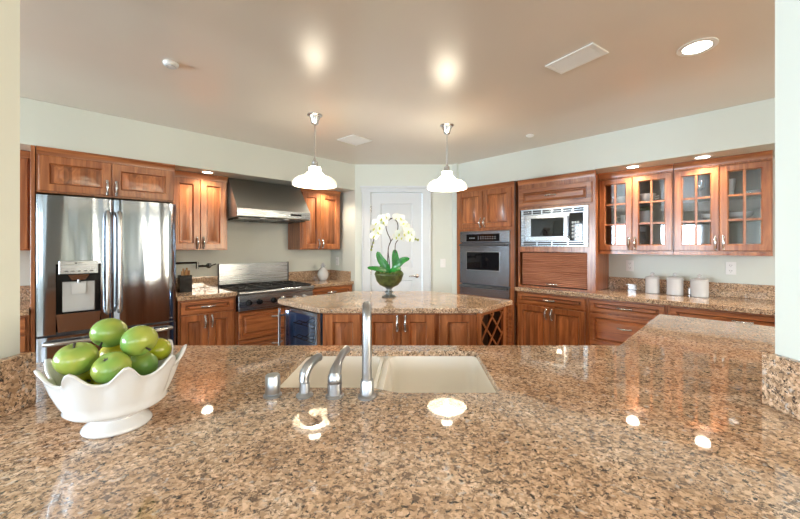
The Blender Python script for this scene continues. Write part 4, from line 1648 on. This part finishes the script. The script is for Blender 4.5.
def apple(loc, rad, rot, label, mat, stem=True):
    loc = (loc[0] + .007, loc[1] - .011, loc[2])
    a = thing('apple', label, 'apple', loc, 0, 'green apples in the white bowl')
    m = MB()
    n_ = 22
    pr = []
    for k in range(n_ + 1):
        t = PI * k / n_
        rr = math.sin(t)
        zz = -math.cos(t)
        q = rr * (1.0 + .05 * zz)
        dip = .22 * math.exp(-(rr / .28) ** 2)
        z = zz * (.93 - dip * (1.0 if zz > 0 else .6))
        pr.append((rad * q, rad * z))
    m.lathe(pr, 28)
    for v in m.bm.verts:
        ang_ = math.atan2(v.co.y, v.co.x)
        k = 1 + .02 * math.cos(5 * ang_) * max(0, -v.co.z / rad)
        v.co.x *= k; v.co.y *= k
    R_ = Matrix.Rotation(rot[2], 4, 'Z') @ Matrix.Rotation(rot[1], 4, 'Y') @ Matrix.Rotation(rot[0], 4, 'X')
    m.xform(R_)
    m.build('flesh', mat, a, angle=60)
    if stem:
        s_ = MB().tube([(0, 0, rad * .68), (.001, 0, rad * .82), (.003, .001, rad * 1.0)], [.002, .0022, .003], 7)
        s_.xform(R_)
        s_.build('stem', STEMM, a)
    else:
        s_ = MB()
        for k in range(5):
            t = 2 * PI * k / 5
            s_.tube([(.002 * math.cos(t), .002 * math.sin(t), rad * .70), (.006 * math.cos(t), .006 * math.sin(t), rad * .76)], [.0022, .0008], 5)
        s_.xform(R_)
        s_.build('calyx', STEMM, a)
    return a


apple((-.792, .830, 1.101), .0400, (.25, 0, .1), 'large green apple with stem at the front left of the bowl', APPLE_G)
apple((-.784, .910, 1.143), .0390, (2.4, .3, .2), 'green apple on top of the pile, highest in the bowl', APPLE_G)
apple((-.685, .880, 1.131), .0385, (2.3, -.4, 1.0), 'green apple on top of the pile at right', APPLE_G)
apple((-.706, .826, 1.081), .0375, (.55, -.1, 0), 'green apple showing brown calyx at the front middle of bowl', APPLE_G, False)
apple((-.699, .909, 1.060), .0350, (2.2, .7, .4), 'smaller green apple tucked low under the right top apple', APPLE_G)
apple((-.706, .972, 1.082), .0330, (2.6, .1, .3), 'yellow green apple at the far right back of bowl', APPLE_Y)
apple((-.800, .948, 1.076), .0360, (2.0, .4, .6), 'yellow green apple in the shade behind the front left apple', APPLE_Y)
apple((-.818, .872, 1.046), .0310, (2.0, -.6, .9), 'yellow green apple low at left, half hidden by the rim', APPLE_Y)
apple((-.755, .862, 1.009), .0350, (2.0, .2, .9), 'green apple at the bottom of the bowl under the others', APPLE_Y)
apple((-.745, .938, 1.007), .0340, (1.0, .2, .9), 'green apple deep at the back beneath the top ones', APPLE_Y)


# ------------------------------------------------------------------ pendants and lights
def pendant(loc, zb, label):
    t = thing('pendant_lamp', label, 'lamp', (loc[0], loc[1], CZ), 0, 'pendant lamps over the island')
    D_ = zb - CZ
    m = MB().lathe([(0, -.001), (.060, -.001), (.060, -.008), (.046, -.016), (.034, -.045), (.028, -.075), (.018, -.082), (0, -.083)], 28)
    m.build('canopy', NICKEL, t)
    m = MB().tube([(0, 0, -.08), (0, 0, D_ + .205)], .0065, 10)
    m.build('rod', NICKEL, t)
    m = MB().lathe([(0, D_ + .225), (.009, D_ + .225), (.012, D_ + .205), (.024, D_ + .195), (.026, D_ + .165), (.036, D_ + .155), (.038, D_ + .135), (0, D_ + .134)], 22)
    m.build('socket_cap', NICKEL, t)
    m = MB()
    o_ = [(.040, .152), (.046, .150), (.048, .118), (.052, .108), (.066, .102), (.070, .094), (.095, .078), (.135, .066), (.160, .050), (.174, .028), (.177, .010), (.176, .002)]
    i_ = [(.171, .002), (.172, .010), (.169, .027), (.156, .047), (.132, .062), (.092, .073), (.066, .090), (.062, .097), (.048, .103), (.044, .117), (.042, .147), (.038, .148)]
    m.lathe([(a_, D_ + b_) for a_, b_ in o_ + i_], 48)
    m.build('shade', SHADE, t)
    m = MB().sphere((0, 0, D_ + .072), .030, 1, 1, 1.15, 16)
    m.lathe([(0, D_ + .134), (.014, D_ + .133), (.014, D_ + .10), (0, D_ + .098)], 12)
    m.build('bulb', BULB, t)
    lamp_point('pendant_light', (0, 0, D_ + .028), 7, (1.0, 0.84, 0.62), .03, t)


pendant((-.80, 2.86), 1.860, 'white glass pendant lamp hanging left over the island')
pendant((.30, 3.10), 1.874, 'white glass pendant lamp hanging right over the island')


def can(loc, label, rr=.075, power=12, name='recessed_light', group='recessed ceiling lights', color=(1.0, .86, .68), angle=2.5):
    t = thing(name, label, 'light', loc, 0, group)
    MB().lathe([(rr * .8, -.001), (rr * 1.12, -.001), (rr * 1.12, -.004), (rr * .86, -.007), (rr * .8, -.005)], 28).build('trim_ring', PLASTIC, t)
    MB().lathe([(0, -.0012), (rr * .8, -.0012), (rr * .78, -.003), (0, -.003)], 28).build('lens', LAMPW, t)
    lamp_spot('can_light', (0, 0, -.012), power, color, angle, .05, t)
    return t


can((1.531, 1.892, CZ), 'bright recessed round light in the ceiling at upper right', .080, 22)
for k, (x, y) in enumerate(((-1.5, .9), (1.5, -.8), (-1.5, -1.2), (0, -2.4))):  # cans added out of view to light the room and foreground counter
    can((x, y, CZ), ('added unseen ceiling fill light over the left jamb', 'added unseen ceiling fill light behind the camera at right', 'added unseen ceiling fill light behind the camera at left', 'added unseen ceiling fill light far behind the camera')[k], .075, 22)
SG = 'small lights under the soffits'
can(PL(1.02, .46, SZ), 'small light under left soffit above the cabinet beside refrigerator', .055, 17, group=SG)
can(PL(2.36, .46, SZ), 'small light under left soffit at right end past hood', .055, 17, group=SG)
can(PR(.867, .455, SZ + .008), 'small light under right soffit above the two left glass doors', .06, 20, group=SG)
can(PR(.360, .455, SZ + .008), 'small light under right soffit above the two right glass doors', .06, 20, group=SG)

# ceiling fittings
t = thing('smoke_detector', 'round white smoke detector on the ceiling at upper left', 'detector', (-1.418, 2.056, CZ))
MB().lathe([(0, -.001), (.039, -.001), (.040, -.006), (.037, -.015), (.029, -.021), (.012, -.024), (0, -.024)], 24).build('detector_body', PLASTIC, t)
MB().lathe([(.024, -.0228), (.027, -.0222), (.027, -.0245), (.024, -.025)], 24).build('sounder_ring', GREYPL, t)
t = thing('ceiling_sensor', 'tiny white round sensor on ceiling right of the right pendant', 'detector', (1.126, 3.378, CZ))
MB().lathe([(0, -.001), (.038, -.001), (.037, -.010), (.022, -.018), (0, -.019)], 20).build('sensor_body', PLASTIC, t)


def vent(label, c, sx, sy, rz, slats=True):
    t = thing('ceiling_vent', label, 'vent', (c[0], c[1], CZ), rz, 'ceiling vents')
    m = MB()
    m.rects  # noqa
    b_ = .022
    m.box(-sx, sx, -sy, -sy + b_, -.009, -.001, .002).box(-sx, sx, sy - b_, sy, -.009, -.001, .002)
    m.box(-sx, -sx + b_, -sy + b_, sy - b_, -.009, -.001, .002).box(sx - b_, sx, -sy + b_, sy - b_, -.009, -.001, .002)
    m.build('vent_frame', PLASTIC, t)
    m = MB()
    m.box(-sx + b_ - .001, sx - b_ + .001, -sy + b_ - .001, sy - b_ + .001, -.0075, -.001)
    nn = 14
    for k in range(nn):
        y_ = -sy + b_ + (2 * sy - 2 * b_) * (k + .5) / nn
        m.box(-sx + b_ + .006, sx - b_ - .006, y_ - .0022, y_ + .0022, -.0085, -.007)
    m.build('louvers', PLASTIC, t)
    return t


vent('large white rectangular vent in ceiling right of the middle', (.932, 2.010), .145, .082, -.975)
vent('small white square vent in ceiling above the pantry door', (-.586, 3.53), .125, .125, -.7)

# ------------------------------------------------------------------ garden outside the windows (seen in reflections)
struct('ground', MB().box(-16, 16, -16, 10, -.3, -.08), LAWN)


def hedge(label, c, sx, sy, h):
    m = MB()
    n_ = int(26 * max(sx, sy))
    for k in range(n_):
        p_ = (c[0] + random.uniform(-sx, sx), c[1] + random.uniform(-sy, sy), random.uniform(0, h))
        mm = Matrix.Translation(p_) @ Matrix.Scale(random.uniform(.25, .5), 4)
        bmesh.ops.create_icosphere(m.bm, subdivisions=2, radius=1, matrix=mm)
    for v in m.bm.verts: v.co += Vector((noise.noise(v.co * 4), noise.noise(v.co * 4 + Vector((9, 0, 0))), noise.noise(v.co * 4 + Vector((0, 9, 0))))) * .22
    o_ = m.build('garden_hedge', FOLI, angle=20)
    tag(o_, label, 'hedge', kind='stuff')


hedge('green hedge outside the dining windows', (0, -8.0), 7, .5, 1.5)
hedge('green hedge outside the left windows', (-9.0, -1.5), .5, 4, 1.5)
hedge('green hedge outside the right windows', (9.0, -1.5), .5, 4, 1.5)
